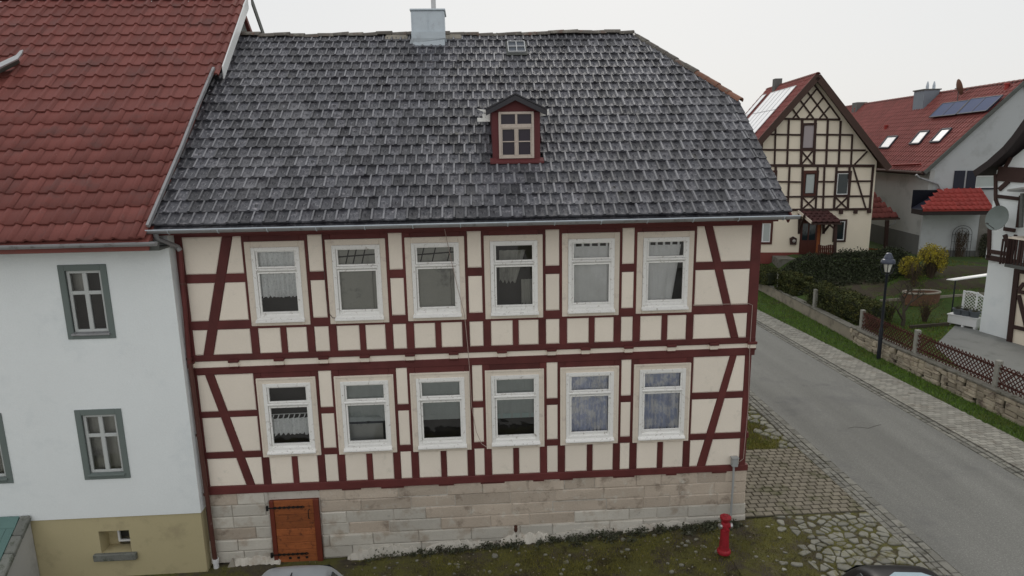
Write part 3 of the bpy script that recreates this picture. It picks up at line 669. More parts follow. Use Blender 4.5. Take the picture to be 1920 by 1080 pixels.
# dormer position: bottom of its face on the roof plane
dn = hit(968, 303, EO, NR_); DY = dn.y
dL, dR = fy(924, 290, DY).x, fy(1013, 290, DY).x
d_top = fy(915, 207, DY).z; d_ap = fy(966, 180, DY).z
def skip_main(x, s):
    y = EAVE_Y+SL_.y*s; z = EAVE_Z+SLOPE*(y-EAVE_Y)
    return (dL+.02 < x < dR-.02 and DY+.02 < y and z < d_top-.05)
ROWS = 21; STEP = SLEN/ROWS
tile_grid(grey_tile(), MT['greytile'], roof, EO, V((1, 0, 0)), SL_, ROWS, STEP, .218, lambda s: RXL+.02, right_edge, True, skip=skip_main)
# ridge and hip tiles
def half_tile(L_=.40, r=.115):
    vs = []; n = 7
    for y, rr in ((0, r*1.08), (L_, r*.93)):
        for t in range(n): a = math.pi*(t/(n-1))*1.0; vs.append((-math.cos(a)*rr, y, math.sin(a)*rr*.8))
    for t in range(n): a = math.pi*(t/(n-1)); vs.append((-math.cos(a)*r*.9, 0, math.sin(a)*r*.62))
    fs = [[i+1, i, n+i, n+i+1] for i in range(n-1)]+[[i, i+1, 2*n+i+1, 2*n+i] for i in range(n-1)]
    me = bpy.data.meshes.new('ridge_tile'); me.from_pydata(vs, [], fs); return me
hm = half_tile(); hm.materials.append(MT['ridge']); ho = half_tile(); ho.materials.append(MT['orangeridge'])
n = int((HX0+.15-RXL)/.36)
for k in range(n):
    x = HX0+.05-k*.36; ey = V((-1, jit(.03), jit(.05))).normalized(); ez = V((0, 0, 1)); ex_ = ey.cross(ez).normalized(); ez = ex_.cross(ey)
    link('ridge_tile', hm, roof, None, frame(V((x, RIDGE_Y, RIDGE_Z+.005+jit(.018)+.018*math.sin(k*.5))), ex_, ey, ez))
hp0, hp1 = V((HX1+.06, HY1-.05, HZ1-.03)), V((HX0+.05, RIDGE_Y, RIDGE_Z-.01)); hd = (hp1-hp0); nh = int(hd.length/.33)
for side in (1, -1):
    a, b = (hp0, hp1) if side == 1 else (mir(hp0), mir(hp1)); d = (b-a).normalized()
    for k in range(nh if side == 1 else nh-1):
        p = a+(b-a)*(k/nh)*.96; ez = (V((.45, -.45*side, 1))-d*d.dot(V((.45, -.45*side, 1)))).normalized(); ex_ = d.cross(ez)
        link('hip_tile', ho if k < nh*.36 else hm, roof, None, frame(p+V((0, 0, jit(.012)-.01)), ex_, d, ez))
for x0, x1 in ((3.55, 4.15), (4.95, 5.5)):
    mb = MB(); mb.prism([(x0, RIDGE_Y-.22, RIDGE_Z-.13), (x1, RIDGE_Y-.22, RIDGE_Z-.12), (x1-.03, RIDGE_Y-.06, RIDGE_Z+.07), (x0+.06, RIDGE_Y-.06, RIDGE_Z+.06)], (0, .1, .02)); mb.build('mortar_patch', MT['mortar'], roof, bevel=.03)
# verge boards on the street side
for s in (1, -1):
    f_ = (lambda p: p) if s == 1 else mir
    a, b = f_(V((HX1-.02, EAVE_Y, EAVE_Z-.02))), f_(V((HX1-.02, HY1, HZ1-.02))); mb = MB(); mb.bar(a+V((0, 0, -.1)), b+V((0, 0, -.1)), .03, .2, V((0, 0, 1))); mb.build('verge_board', MT['oxblood'], roof)
# eaves board, gutter, downpipe
mb = MB(); mb.box((XL, -.5, 6.58), (XR+.1, -.03, 6.62)); mb.build('soffit', MT['oxblood'], house)
GX0, GX1, GY, GZ, GR = -.34, 11.86, -.62, 6.70, .075
mb = MB(); nseg = 14; n = 9; k0 = 0
for i in range(nseg+1):
    x = lerp(GX0, GX1, i/nseg)
    for rr in (GR, GR-.008):
        for t in range(n): a = math.pi*(1+t/(n-1)); mb.v.append(V((x, GY+math.cos(a)*rr, GZ+math.sin(a)*rr)))
N2 = 2*n
for i in range(nseg):
    for t in range(n-1):
        mb.f += [[i*N2+t, i*N2+t+1, (i+1)*N2+t+1, (i+1)*N2+t], [i*N2+n+t+1, i*N2+n+t, (i+1)*N2+n+t, (i+1)*N2+n+t+1]]
    mb.f += [[i*N2, (i+1)*N2, (i+1)*N2+n, i*N2+n], [i*N2+n-1, i*N2+N2-1, (i+1)*N2+N2-1, (i+1)*N2+n-1]]
mb.f += [list(range(n)), [nseg*N2+t for t in range(n)][::-1]]
gut = mb.build('gutter', MT['gutter'], house)
mb = MB(); mb.tube([(GX0, GY-GR, GZ), (GX1, GY-GR, GZ)], .012, 6); mb.build('gutter_bead', MT['zinc'], gut)
for k in range(14):
    x = GX0+.45+k*.88; mb = MB(); pts = [(x, GY+math.cos(math.pi*(1+t/8))*(GR+.006), GZ+math.sin(math.pi*(1+t/8))*(GR+.006)) for t in range(9)]; mb.tube(pts, .009, 5); mb.build('gutter_bracket', MT['zinc'], gut)
e0, e1, e2, e3 = fy(290, 432, -.6), fy(294, 448, -.56), fy(333, 463, -.14), fy(338, 470, -.13)
mb = MB(); mb.tube([e0, e1, lerp(e1, e2, .08), lerp(e1, e2, .92), e2, e3], .048, 10); mb.build('gutter_elbow', MT['gutter'], house, smooth=True)
pa, pb, pc = V((e3.x, -.13, e3.z+.02)), fy(356, 690, -.13), fy(403, 1048, -.14)
mb = MB(); mb.tube([pa, pb], .044, 10); mb.build('downpipe', MT['oxblood'], house, smooth=True)
mb = MB(); mb.tube([V((pb.x+.02, -.14, pb.z+.1)), V((pb.x+.02, -.14, pb.z)), pc], .047, 10); mb.build('downpipe', MT['brownpipe'], house, smooth=True, label='brown lower downpipe with peeling paint')
for zz in (5.6, 4.1, 2.5, 1.2):
    p = lerp(pa, pb, (pa.z-zz)/(pa.z-pb.z)) if zz > pb.z else lerp(pb, pc, (pb.z-zz)/(pb.z-pc.z)); mb = MB(); mb.tube([p+V((0, 0, -.018)), p+V((0, 0, .018))], .056, 10); mb.build('pipe_clamp', MT['brownpipe'], house)
# metal-clad chimney with flue on the ridge
cl, cr = fy(772, 45, RIDGE_Y-.45).x, fy(833, 45, RIDGE_Y-.45).x; ct = fy(800, 20, RIDGE_Y-.45).z; y0, y1 = RIDGE_Y-.45, RIDGE_Y+.35
mb = MB(); mb.box((cl, y0, RIDGE_Z-.6), (cr, y1, ct)); ch = mb.build('chimney', MT['zinc'], house, bevel=.012)
xm = (cl+cr)/2
mb = MB(); mb.box((xm-.008, y0-.012, RIDGE_Z-.15), (xm+.008, y0, ct-.03)); mb.box((cl-.012, y0-.012, RIDGE_Z-.1), (cl+.018, y0+.01, ct-.03)); mb.box((cr-.018, y0-.012, RIDGE_Z-.1), (cr+.012, y0+.01, ct-.03)); mb.build('seam', MT['zinc'], ch)
mb = MB(); mb.box((cl-.035, y0-.035, ct), (cr+.035, y1+.035, ct+.045)); mb.build('cap', MT['zinc'], ch, bevel=.01)
fb = fy(768, 83, y0-.25); 
mb = MB(); q0 = hit(768, 82, EO+NR_*.07, NR_); q1 = hit(838, 79, EO+NR_*.07, NR_); mb.prism([q0, q1, V((cr+.02, y0-.02, RIDGE_Z-.13)), V((cl-.02, y0-.02, RIDGE_Z-.13))], (0, .03, .03)); mb.prism([V((cl-.02, y0-.02, RIDGE_Z-.13)), V((cr+.02, y0-.02, RIDGE_Z-.13)), V((cr+.02, y0-.03, RIDGE_Z+.02)), V((cl-.02, y0-.03, RIDGE_Z+.02))], (0, .03, .0)); mb.build('flashing', MT['zinc'], ch)
fp = fy(813, 16, RIDGE_Y-.05); mb = MB(); mb.tube([(fp.x, RIDGE_Y-.05, ct+.02), (fp.x, RIDGE_Y-.05, ct+1.3)], .062, 12); mb.build('flue_pipe', MT['steel'], ch, smooth=True)
# small roof window near the ridge
c = hit(968, 95, EO, NR_)
ex, es, en = V((1, 0, 0)), SL_, NR_
def on_roof(cx, u, v_, n_): return c+ex*u+es*v_+en*n_
mb = MB(); hw, hl_ = .205, .24
mb.prism([on_roof(c, -hw-.05, -hl_-.06, .04), on_roof(c, hw+.05, -hl_-.06, .04), on_roof(c, hw+.05, hl_+.08, .04), on_roof(c, -hw-.05, hl_+.08, .04)], NR_*.035); rw = mb.build('roof_window', MT['soffit'], house, bevel=.015)
for a, b in (((-hw, -hl_), (hw, -hl_)), ((hw, -hl_), (hw, hl_)), ((hw, hl_), (-hw, hl_)), ((-hw, hl_), (-hw, -hl_)), ((0, -hl_), (0, hl_)), ((-hw, 0), (hw, 0))):
    mb = MB(); mb.bar(on_roof(c, *a, .10), on_roof(c, *b, .10), .024, .06, NR_); mb.build('glazing_bar', MT['alu'], rw, bevel=.006)
mb = MB(); mb.prism([on_roof(c, -hw, -hl_, .078), on_roof(c, hw, -hl_, .078), on_roof(c, hw, hl_, .078), on_roof(c, -hw, hl_, .078)], NR_*.015); mb.build('pane', mat('grey roof pane', (.10, .115, .14), .3, .1, 3, bump=0), rw)

# ---- dormer
dz0 = fy(968, 300, DY).z; dm = (dL+dR)/2; de = fy(905, 212, DY); dr_ = fy(1027, 212, DY)
def yroof(z): return EAVE_Y+(z-EAVE_Z)/SLOPE
wall_top = fy(925, 209, DY).z
fw0, fw1 = fy(935, 250, DY).x, fy(1001, 250, DY).x; wz0, wz1 = fy(968, 297, DY).z, fy(968, 209.5, DY).z
apz = fy(966, 186, DY).z
mb = MB()
for poly in ([(dL, dz0), (fw0, dz0), (fw0, wall_top), (dL, wall_top)], [(fw1, dz0), (dR, dz0), (dR, wall_top), (fw1, wall_top)], [(dL, wz1), (dR, wz1), (dR, wall_top), (dm, apz), (dL, wall_top)]):
    mb.prism([(x, DY, z) for x, z in poly], (0, .05, 0))
dorm = mb.build('dormer', MT['dormerred'], house)
for x in (dL, dR-.04):
    mb = MB(); mb.prism([(x, DY+.05, dz0-.05), (x, yroof(wall_top)+.1, wall_top), (x, DY+.05, wall_top)], (.04, 0, 0)); mb.build('cheek', MT['dormerred'], dorm)
ra = fy(966, 178, DY-.14); rl, rr_ = fy(911, 207, DY-.14), fy(1026, 207, DY-.14)
for e in (rl, rr_):
    mb = MB(); yb_ = yroof(ra.z)+.25
    mb.prism([(e.x, DY-.14, e.z), (ra.x, DY-.14, ra.z), (ra.x, DY-.14, ra.z-.10), (e.x, DY-.14, e.z-.10)], (0, .03, 0))
    mb.prism([(e.x, DY-.15, e.z+.01), (ra.x, DY-.15, ra.z+.012), (ra.x, yb_, ra.z+.012), (e.x, yroof(e.z)+.2, e.z+.01)], (0, 0, .03)); mb.build('dormer_roof', MT['dormerroof'], dorm)
mb = MB(); mb.ring(fw0, fw1, wz0, wz1, .05, DY-.045, DY+.04); wn = mb.build('window_frame', MT['oldframe'], dorm, bevel=.006)
zt_ = lerp(wz0, wz1, .70); xm = (fw0+fw1)/2
mb = MB(); mb.box((fw0+.05, DY-.05, zt_-.045), (fw1-.05, DY, zt_+.035)); mb.box((xm-.017, DY-.044, wz0+.05), (xm+.017, DY, zt_-.045)); mb.box((xm-.022, DY-.04, zt_+.035), (xm+.022, DY, wz1-.05)); mb.build('transom', MT['oldframe'], dorm, bevel=.006)
for s0, s1 in ((fw0+.05, xm-.017), (xm+.017, fw1-.05)):
    mb = MB(); mb.ring(s0, s1, wz0+.05, zt_-.045, .024, DY-.04, DY-.002); zz = lerp(wz0, zt_, .52); mb.box((s0+.024, DY-.036, zz-.011), (s1-.024, DY-.005, zz+.011)); mb.build('sash', MT['oldframe'], dorm, bevel=.005)
    for q0, q1 in ((wz0+.05, zt_-.045), (zt_+.035, wz1-.05)):
        mb = MB(); mb.box((s0-.001, DY-.003, q0), (s1+.001, DY+.012, q1)); mb.build('pane', MT['darkglass'], dorm)
mb = MB(); mb.prism([(dL-.06, DY-.12, dz0-.03), (dR+.07, DY-.12, dz0-.03), (dR+.07, DY+.02, dz0+.05), (dL-.06, DY+.02, dz0+.05)], (0, 0, -.05)); mb.build('dormer_sill', MT['dormerred'], dorm, bevel=.01)
mb = MB(); 
for pts in ([(895, 221), (919, 221), (919, 228), (895, 228)], [(904, 214), (919, 212), (919, 221), (905, 221)], [(1009, 211), (1029, 204), (1029, 215), (1010, 219)], [(894, 204), (913, 206), (913, 213)]):
    P = [fy(*p, DY+.12) for p in pts]; mb.prism(P, (0, .04, 0))
mb.build('flashing', MT['peel'], dorm)
# heart flashing strip between the two roofs is built with the white house

# cables on the facade
def wire(name, pts, label, m='cable', r=.0065, y=-.06):
    P = [fy(*p[:2], p[2] if len(p) > 2 else y) for p in pts]; t = thing(name, label, 'cable', P[0]); mb = MB(); mb.tube(P, r, 5); mb.build('wire', MT[m], t); return t
wire('cable', [(833, 427), (842, 470), (858, 540), (871, 590), (877, 650), (881, 700), (884, 760), (893, 810), (903, 832), (912, 838)], 'loose pale cable drooping from the gutter past the third upper window', y=-.10)
wire('cable', [(603, 437), (607, 500), (612, 560), (617, 588), (624, 596), (640, 597)], 'thin cable down the post left of the second upper window', 'darkcable', .007)
wire('cable', [(1299, 572, -.05), (1403, 569, -.05), (1411, 572, -.05), (1408, 620, -.05), (1406, 650, -.08), (1403, 760, -.06), (1394, 860, -.06), (1386, 866, -.06)], 'pinkish cable along the right corner post down to the grey box')
t = thing('meter_box', 'small grey electric box on the sill beam with its conduit pipe', 'electric box', fy(1376, 866, -.1))
a, b = fy(1370, 873, -.06), fy(1382, 857, -.06); mb = MB(); mb.box((a.x, -.15, a.z), (b.x, -.042, b.z)); mb.build('box', MT['boxgrey'], t, bevel=.012)
mb = MB(); mb.box((a.x-.01, -.16, b.z), (b.x+.01, -.04, b.z+.02)); mb.build('lid', MT['boxgrey'], t)
mb = MB(); mb.tube([fy(1376, 872, -.09), fy(1374.5, 905, -.09), fy(1370, 968, -.09)], .024, 8); mb.build('conduit', MT['boxgrey'], t, smooth=True)

# ================================================================ THE WHITE HOUSE ON THE LEFT
white = thing('white_house', 'white rendered house with red tiled roof and beige plinth, cut by the left edge', 'house', (-4.5, -.3, -.5))
WY = -.3; WX0, WX1 = -11., -.075
zb = fy(200, 970, WY).z; ztop = fy(200, 466, WY).z
RS = .87; RE_Y, RE_Z = -.80, 6.55                              # red roof plane
RR_Y = 5.3; RR_Z = RE_Z+RS*(RR_Y-RE_Y)
rES, rEN = V((0, 1, RS)).normalized(), V((0, -RS, 1)).normalized()
RO = V((0, RE_Y, RE_Z))
WQ = [((108.4, 497.5), (199.7, 494.5), (126.8, 636.7), (216, 633.8)), ((141, 768.9), (229.3, 766), (157, 899), (242.4, 897))]
rects = []
for q in WQ:
    p = [fy(*c, WY-.01) for c in q]; rects.append(((p[0].x+p[2].x)/2, (p[1].x+p[3].x)/2, (p[2].z+p[3].z)/2, (p[0].z+p[1].z)/2))
tr = fy(3, 770.7, WY-.01); br_ = fy(22.5, 899, WY-.01); xr = (tr.x+br_.x)/2; wd = rects[1][1]-rects[1][0]
rects.append((xr-wd, xr, rects[1][2], rects[1][3])); rects.append((xr-wd-.1, xr-.1, rects[0][2], rects[0][3]))
def wall_with_holes(x0, x1, z0, z1, holes, y, d, m, name, parent):
    xs = sorted({x0, x1}|{q for r in holes for q in r[:2]}); zs = sorted({z0, z1}|{q for r in holes for q in r[2:]})
    mb = MB(); 
    for xa, xb in zip(xs, xs[1:]):
        run = None
        for za, zc in zip(zs, zs[1:]):
            inside = any(r[0]-1e-6 <= xa and xb <= r[1]+1e-6 and r[2]-1e-6 <= za and zc <= r[3]+1e-6 for r in holes)
            if not inside: mb.add([(xa, y, za), (xb, y, za), (xb, y, zc), (xa, y, zc)], [[0, 1, 2, 3]])
    for a, b, c, e in holes:
        mb.add([(a, y, c), (b, y, c), (b, y, e), (a, y, e), (a, y+d, c), (b, y+d, c), (b, y+d, e), (a, y+d, e)], [[0, 1, 5, 4], [1, 2, 6, 5], [2, 3, 7, 6], [3, 0, 4, 7]])
    mb.add([(x1, y, z0), (x1, y+d, z0), (x1, y+d, z1), (x1, y, z1)], [[0, 1, 2, 3]]); mb.add([(x0, y, z0), (x1, y, z0), (x1, y+d, z0), (x0, y+d, z0)], [[0, 3, 2, 1]])
    return mb.build(name, m, parent, recalc=False)
wall_with_holes(WX0, WX1, zb, ztop+.25, [(a+.05, b-.05, c+.05, e-.05) for a, b, c, e in rects], WY, .28, MT['whitewall'], 'wall', white)
bb = [fy(*p, WY) for p in ((184, 998), (241, 998), (246, 1036), (188, 1036))]
bh = ((bb[0].x+bb[3].x)/2, (bb[1].x+bb[2].x)/2, bb[2].z, bb[0].z)
wall_with_holes(WX0, WX1-.02, -.75, zb, [bh], WY+.025, .4, MT['beige'], 'plinth', white)
mb = MB(); mb.box((WX0, WY+.42, -.7), (WX1-.02, 9.6, 6.3)); mb.build('dark_room_backing', MT['interior'], white)  # core coloured dark for the unlit rooms behind the panes
mb = MB(); mb.prism([(WX1-.01, WY+.281, -.7), (WX1-.01, 10.2, -.7), (WX1-.01, 10.2, 6.5), (WX1-.01, RR_Y, RR_Z-.35), (WX1-.01, RE_Y+.6, 6.55), (WX1-.01, WY+.281, 6.4)], (-.2, 0, 0)); mb.build('gable_wall', MT['soffit'], white)
for i, (a, b, c, e) in enumerate(rects):
    mb = MB(); mb.ring(a, b, c, e, .115, WY-.022, WY+.02); wn = mb.build('window', MT['greengrey'], white, bevel=.006)
    x0, x1, z0, z1 = a+.117, b-.117, c+.125, e-.117
    mb = MB(); mb.ring(x0, x1, z0, z1, .055, WY+.03, WY+.1); xm = (x0+x1)/2; zm = lerp(z0, z1, .64)
    mb.box((xm-.04, WY+.028, z0+.055), (xm+.04, WY+.09, z1-.055)); mb.box((x0+.055, WY+.033, zm-.035), (x1-.055, WY+.09, zm+.035)); mb.build('frame', MT['paleframe'], wn, bevel=.006)
    for u0, u1 in ((x0+.05, xm-.035), (xm+.035, x1-.05)):
        for v0, v1 in ((z0+.05, zm-.03), (zm+.03, z1-.05)):
            mb = MB(); mb.add([(u0, WY+.06, v0), (u1, WY+.06, v0), (u1, WY+.06, v1), (u0, WY+.06, v1)], [[0, 1, 2, 3]]); mb.build('pane', MT['glass'], wn, recalc=False)
    mb = MB(); mb.prism([(x0-.03, WY+.02, z0+.01), (x0-.03, WY-.06, z0-.015), (x0-.03, WY-.06, z0-.05), (x0-.03, WY+.02, z0-.05)], (x1-x0+.06, 0, 0)); mb.build('sill', MT['greengrey'] if i else MT['gutter'], wn, bevel=.006)
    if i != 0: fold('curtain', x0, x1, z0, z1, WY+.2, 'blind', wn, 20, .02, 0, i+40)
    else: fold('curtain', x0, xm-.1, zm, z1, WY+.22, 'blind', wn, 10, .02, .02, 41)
# basement window
mb = MB(); a, b = fy(175, 1040, WY-.02), fy(257, 1046, WY-.02); mb.box((a.x, WY-.06, b.z-.03), (b.x, WY+.03, bh[2]+.01)); mb.build('stone_sill', MT['oldstone'], white, bevel=.015)
mb = MB(); xw = lerp(bh[0], bh[1], .35); mb.ring(xw, bh[1]+.02, bh[2]+.08, bh[3]+.02, .04, WY+.30, WY+.36); wn = mb.build('basement_window', MT['white'], white)
mb = MB(); mb.add([(xw, WY+.33, bh[2]), (bh[1], WY+.33, bh[2]), (bh[1], WY+.33, bh[3]), (xw, WY+.33, bh[3])], [[0, 1, 2, 3]]); mb.build('pane', MT['glass'], wn, recalc=False)
mb = MB(); mb.box((bh[0], WY+.36, bh[2]), (xw, WY+.4, bh[3])); mb.build('reveal', MT['beige'], white)
# eaves
zg = fy(160, 457, -.86).z
mb = MB(); mb.box((WX0, -.72, ztop+.0), (WX1+.03, WY-.02, ztop+.04)); mb.box((WX0, -.75, ztop+.0), (WX1+.03, -.72, ztop+.17)); mb.build('soffit', MT['soffit'], white)
gz_ = RE_Z-.04; mb = MB(); k = 0
for i, x in enumerate((WX0, -.02)):
    for rr in (.07, .062):
        for t in range(9): q = math.pi*(1+t/8); mb.v.append(V((x, -.89+math.cos(q)*rr, gz_+math.sin(q)*rr)))
for t in range(8): mb.f += [[t, t+1, 18+t+1, 18+t], [9+t+1, 9+t, 27+t, 27+t+1]]
mb.f += [[0, 18, 27, 9], [8, 17, 35, 26], list(range(9)), [18+t for t in range(9)][::-1]]
mb.build('gutter', MT['gutter'], white)
# roof
def red_tile():
    w_, L_ = .30, .40
    xs = [(0, .004), (.06, -.004), (.13, -.004), (.175, .002), (.19, .030), (.222, .050), (.256, .046), (.284, .012), (.302, .006)]
    vs = []; n = len(xs)
    for y, lift in ((0, .036), (L_, .004)): vs += [(x, y, z+lift) for x, z in xs]
    vs += [(x, .0, z*.8-.0) for x, z in xs]
    fs = [[i, i+1, n+i+1, n+i] for i in range(n-1)]+[[2*n+i, 2*n+i+1, i+1, i] for i in range(n-1)]
    me = bpy.data.meshes.new('tile'); me.from_pydata(vs, [], fs)
    for p in me.polygons[:8]: p.use_smooth = True
    return me
rlen = (RR_Y-RE_Y)/rES.y
VX = -.20
mb = MB(); dz = V((0, 0, -.06)); A, B_ = V((WX0-.5, RE_Y, RE_Z))+dz, V((VX, RE_Y, RE_Z))+dz; Cc, D_ = V((VX, RR_Y, RR_Z))+dz, V((WX0-.5, RR_Y, RR_Z))+dz
mr = lambda p: V((p.x, 2*RR_Y-p.y, p.z)); th = V((0, 0, -.14))
mb.prism([A, B_, Cc, D_], th); mb.prism([mr(B_)+V((.15, 0, 0)), mr(A), D_+V((0, .002, 0)), Cc+V((.15, .002, 0))], th); rroof = mb.build('roof', MT['redtile'], white)
rt = red_tile(); rt.materials.append(MT['redtile'])
FL0, FL1 = hit(277, 424, RO+rEN*.09, rEN), hit(401, 128, RO+rEN*.09, rEN); VTX = hit(418, 120, RO+rEN*.06, rEN).x-.02; JOIN = FL1          # height where the two roofs part
def RB(s):
    y = RE_Y+rES.y*s
    if y > JOIN.y: return VTX-.0
    return lerp(FL0.x, FL1.x, max(0, min(1, (y-FL0.y)/(FL1.y-FL0.y))))-.02
tile_grid(rt, MT['redtile'], rroof, RO, V((1, 0, 0)), rES, 20, rlen/20, .30, lambda s: -9.7, RB, False)
hr = half_tile(.42, .13); hr.materials.append(MT['redtile'])
for k in range(24):
    link('ridge_tile', hr, rroof, None, frame(V((VX+.1-k*.40, RR_Y, RR_Z-.02)), V((0, 1, 0)), V((-1, 0, .035)).normalized(), V((0.035, 0, 1)).normalized()))
# metal flashing along the junction, then verge board where the red roof stands clear
def on_red(px, py, up): return hit(px, py, RO+rEN*up, rEN)
mb = MB(); q0 = [on_red(*p, .09) for p in ((277, 424), (303, 363), (341, 275), (372, 196), (401, 128))]
for a, b in zip(q0, q0[1:]): mb.bar(a, b, .05, .07, rEN)
mb.build('flashing', MT['gutter'], rroof)
a, b = on_red(416, 124, .06), on_red(441, -2, .06); mb = MB(); dn_ = V((0, 0, -.30)); sx = V((.03, 0, 0)); 
b2 = V((a.x, RR_Y, RO.z+RS*(RR_Y-RE_Y)+.06)); a = V((b2.x, a.y, a.z)); mb.prism([a, b2, b2+dn_, a+dn_*.9], sx); mb.build('verge_board', MT['white'], rroof)
mb = MB(); a2_ = mr(a); mb.prism([b2+V((.1, 0, .03)), mr(V((b2.x, 1, RO.z+RS*(1-RE_Y))))+V((.1, 0, .03)), mr(V((b2.x, 1, RO.z+RS*(1-RE_Y))))+V((.1, 0, -.2)), b2+V((.1, 0, -.2))], sx); mb.build('verge_board', MT['soffit'], rroof)
chx0, chx1 = fy(133, 2, RR_Y).x, fy(190, 2, RR_Y).x
mb = MB(); mb.box((chx0, RR_Y+.1, RR_Z-.5), (chx1, RR_Y+.7, RR_Z+.9)); wc = mb.build('chimney', MT['soffit'], white); mb = MB(); mb.box((chx0-.05, RR_Y+.05, RR_Z+.9), (chx1+.05, RR_Y+.75, RR_Z+.98)); mb.build('cap', MT['zinc'], wc)
# tilted roof window whose metal corner shows at the left edge
pts = [on_red(*p_) for p_ in ((-150, 187, .30), (30, 103, .30), (37, 95, .34), (43, 93, .34), (41, 99, .32), (33, 110, .30), (-150, 198, .30))]
mb = MB(); mb.prism(pts, rEN*-.03); dmm = mb.build('roof_window', MT['alu'], white)
pts = [on_red(*p_) for p_ in ((-150, 200, .27), (32, 111, .27), (35, 118, .10), (28, 121, .10), (-2, 137, .06), (-150, 225, .06))]
mb = MB(); mb.prism(pts, V((0, .06, .0))); mb.build('side_flashing', MT['greengrey'], dmm)
# cellar hatch
hz = fy(30, 972, WY-.02).z; hx = fy(57, 972, WY-.02).x
t = thing('cellar_hatch', 'sloping sea green plank cellar hatch between grey stone cheeks by the white house', 'cellar hatch', (hx-1, -1.2, -.5))
sx0 = fy(35, 980, WY-.1).x
def slope_pt(x, y, up=0): return V((x, y, lerp(hz-.03, -.35, (WY-.02-y)/1.75)+up))
for k in range(9):
    x1 = sx0-.03-k*.16; mb = MB(); mb.prism([slope_pt(x1-.152, -1.95, .05), slope_pt(x1, -1.95, .05), slope_pt(x1, WY-.2, .05), slope_pt(x1-.152, WY-.2, .05)], (0, 0, -.04)); mb.build('plank', MT['greendoor'], t)
mb = MB(); mb.prism([slope_pt(sx0-1.5, WY-.2, .06), slope_pt(sx0-.02, WY-.2, .06), slope_pt(sx0-.02, WY-.03, .09), slope_pt(sx0-1.5, WY-.03, .09)], (0, 0, -.05)); mb.build('top_board', MT['greendoor'], t)
mb = MB(); mb.prism([(hx-.03, WY-.0, -.6), (hx-.03, -2.1, -.6), (hx-.03, -2.1, -.47), (hx-.03, WY-.0, hz-.1)], (-(hx-sx0)+.06, 0, 0)); mb.build('cheek_wall', MT['greyrender2'], t)
yy = WY-.01
while yy > -2.1:
    L_ = .3+jit(.08); mb = MB(); mb.prism([slope_pt(sx0, yy-L_, .1), slope_pt(hx+.02, yy-L_, .1), slope_pt(hx+.02, yy-.012, .1), slope_pt(sx0, yy-.012, .1)], (0, 0, -.13)); mb.build('cheek_stone', MT['oldstone'], t, bevel=.02); yy -= L_
# white pipe end and plaster crumbs
p = fy(403, 1050, -.18)
t = thing('pipe_stub', 'white plastic pipe socket at the foot of the brown downpipe', 'pipe', (p.x, -.18, h(p.x, -.18))); mb = MB(); zz = h(p.x, -.18); mb.lathe([(.055, -.05), (.055, .1), (.068, .11), (.068, .2), (.05, .2), (.05, .12), (.0, .12)], (p.x, -.15, zz), 14); mb.build('socket', MT['plastic'], t, smooth=True)
p = ground(433, 1063)
t = thing('plaster_chunk', 'pale triangular chunk leaning by the wall left of the cellar door', 'stone', p); mb = MB(); mb.prism([p+V((-.08, -.05, -.03)), p+V((.10, -.03, -.03)), p+V((.03, .03, .17))], (0, .06, .01)); mb.build('chunk', MT['mortar'], t, bevel=.012)

# ================================================================ PAVING AND FOREGROUND
def slab(name, poly, z, th, m, parent, bev=.02, tilt=0.):
    n = len(poly); cx = sum(p[0] for p in poly)/n; cy = sum(p[1] for p in poly)/n; tx, ty = jit(tilt), jit(tilt)
    zf = lambda x, y: z+tx*(x-cx)+ty*(y-cy)
    ins = []
    for x, y in poly:
        d = max(.01, math.hypot(x-cx, y-cy)); k = min(bev, d*.4)/d; ins.append((x+(cx-x)*k, y+(cy-y)*k))
    vs = [(x, y, zf(x, y)) for x, y in ins]+[(x, y, zf(x, y)-bev*.7) for x, y in poly]+[(x, y, z-th) for x, y in poly]
    fs = [list(range(n))]+[[n+i, n+(i+1) % n, (i+1) % n, i] for i in range(n)]+[[2*n+i, 2*n+(i+1) % n, n+(i+1) % n, n+i] for i in range(n)]
    me = bpy.data.meshes.new(name); o0 = org(parent); me.from_pydata([(a-o0.x, b-o0.y, c-o0.z) for a, b, c in vs], [], fs); me.materials.append(m)
    return link(name, me, parent)
def slab_joined(name, items, m, parent, kind='stuff', bev=.015):
    mb = MB()
    for poly, z, th in items:
        n = len(poly); cx = sum(p[0] for p in poly)/n; cy = sum(p[1] for p in poly)/n
        ins = [(x+(cx-x)*bev/max(.02, math.hypot(x-cx, y-cy)), y+(cy-y)*bev/max(.02, math.hypot(x-cx, y-cy))) for x, y in poly]
        mb.add([(x, y, z) for x, y in ins]+[(x, y, z-bev*.7) for x, y in poly]+[(x, y, z-th) for x, y in poly], [list(range(n))]+[[n+i, n+(i+1) % n, (i+1) % n, i] for i in range(n)]+[[2*n+i, 2*n+(i+1) % n, n+(i+1) % n, n+i] for i in range(n)])
    return mb.build(name, m, parent, kind=kind, recalc=False)
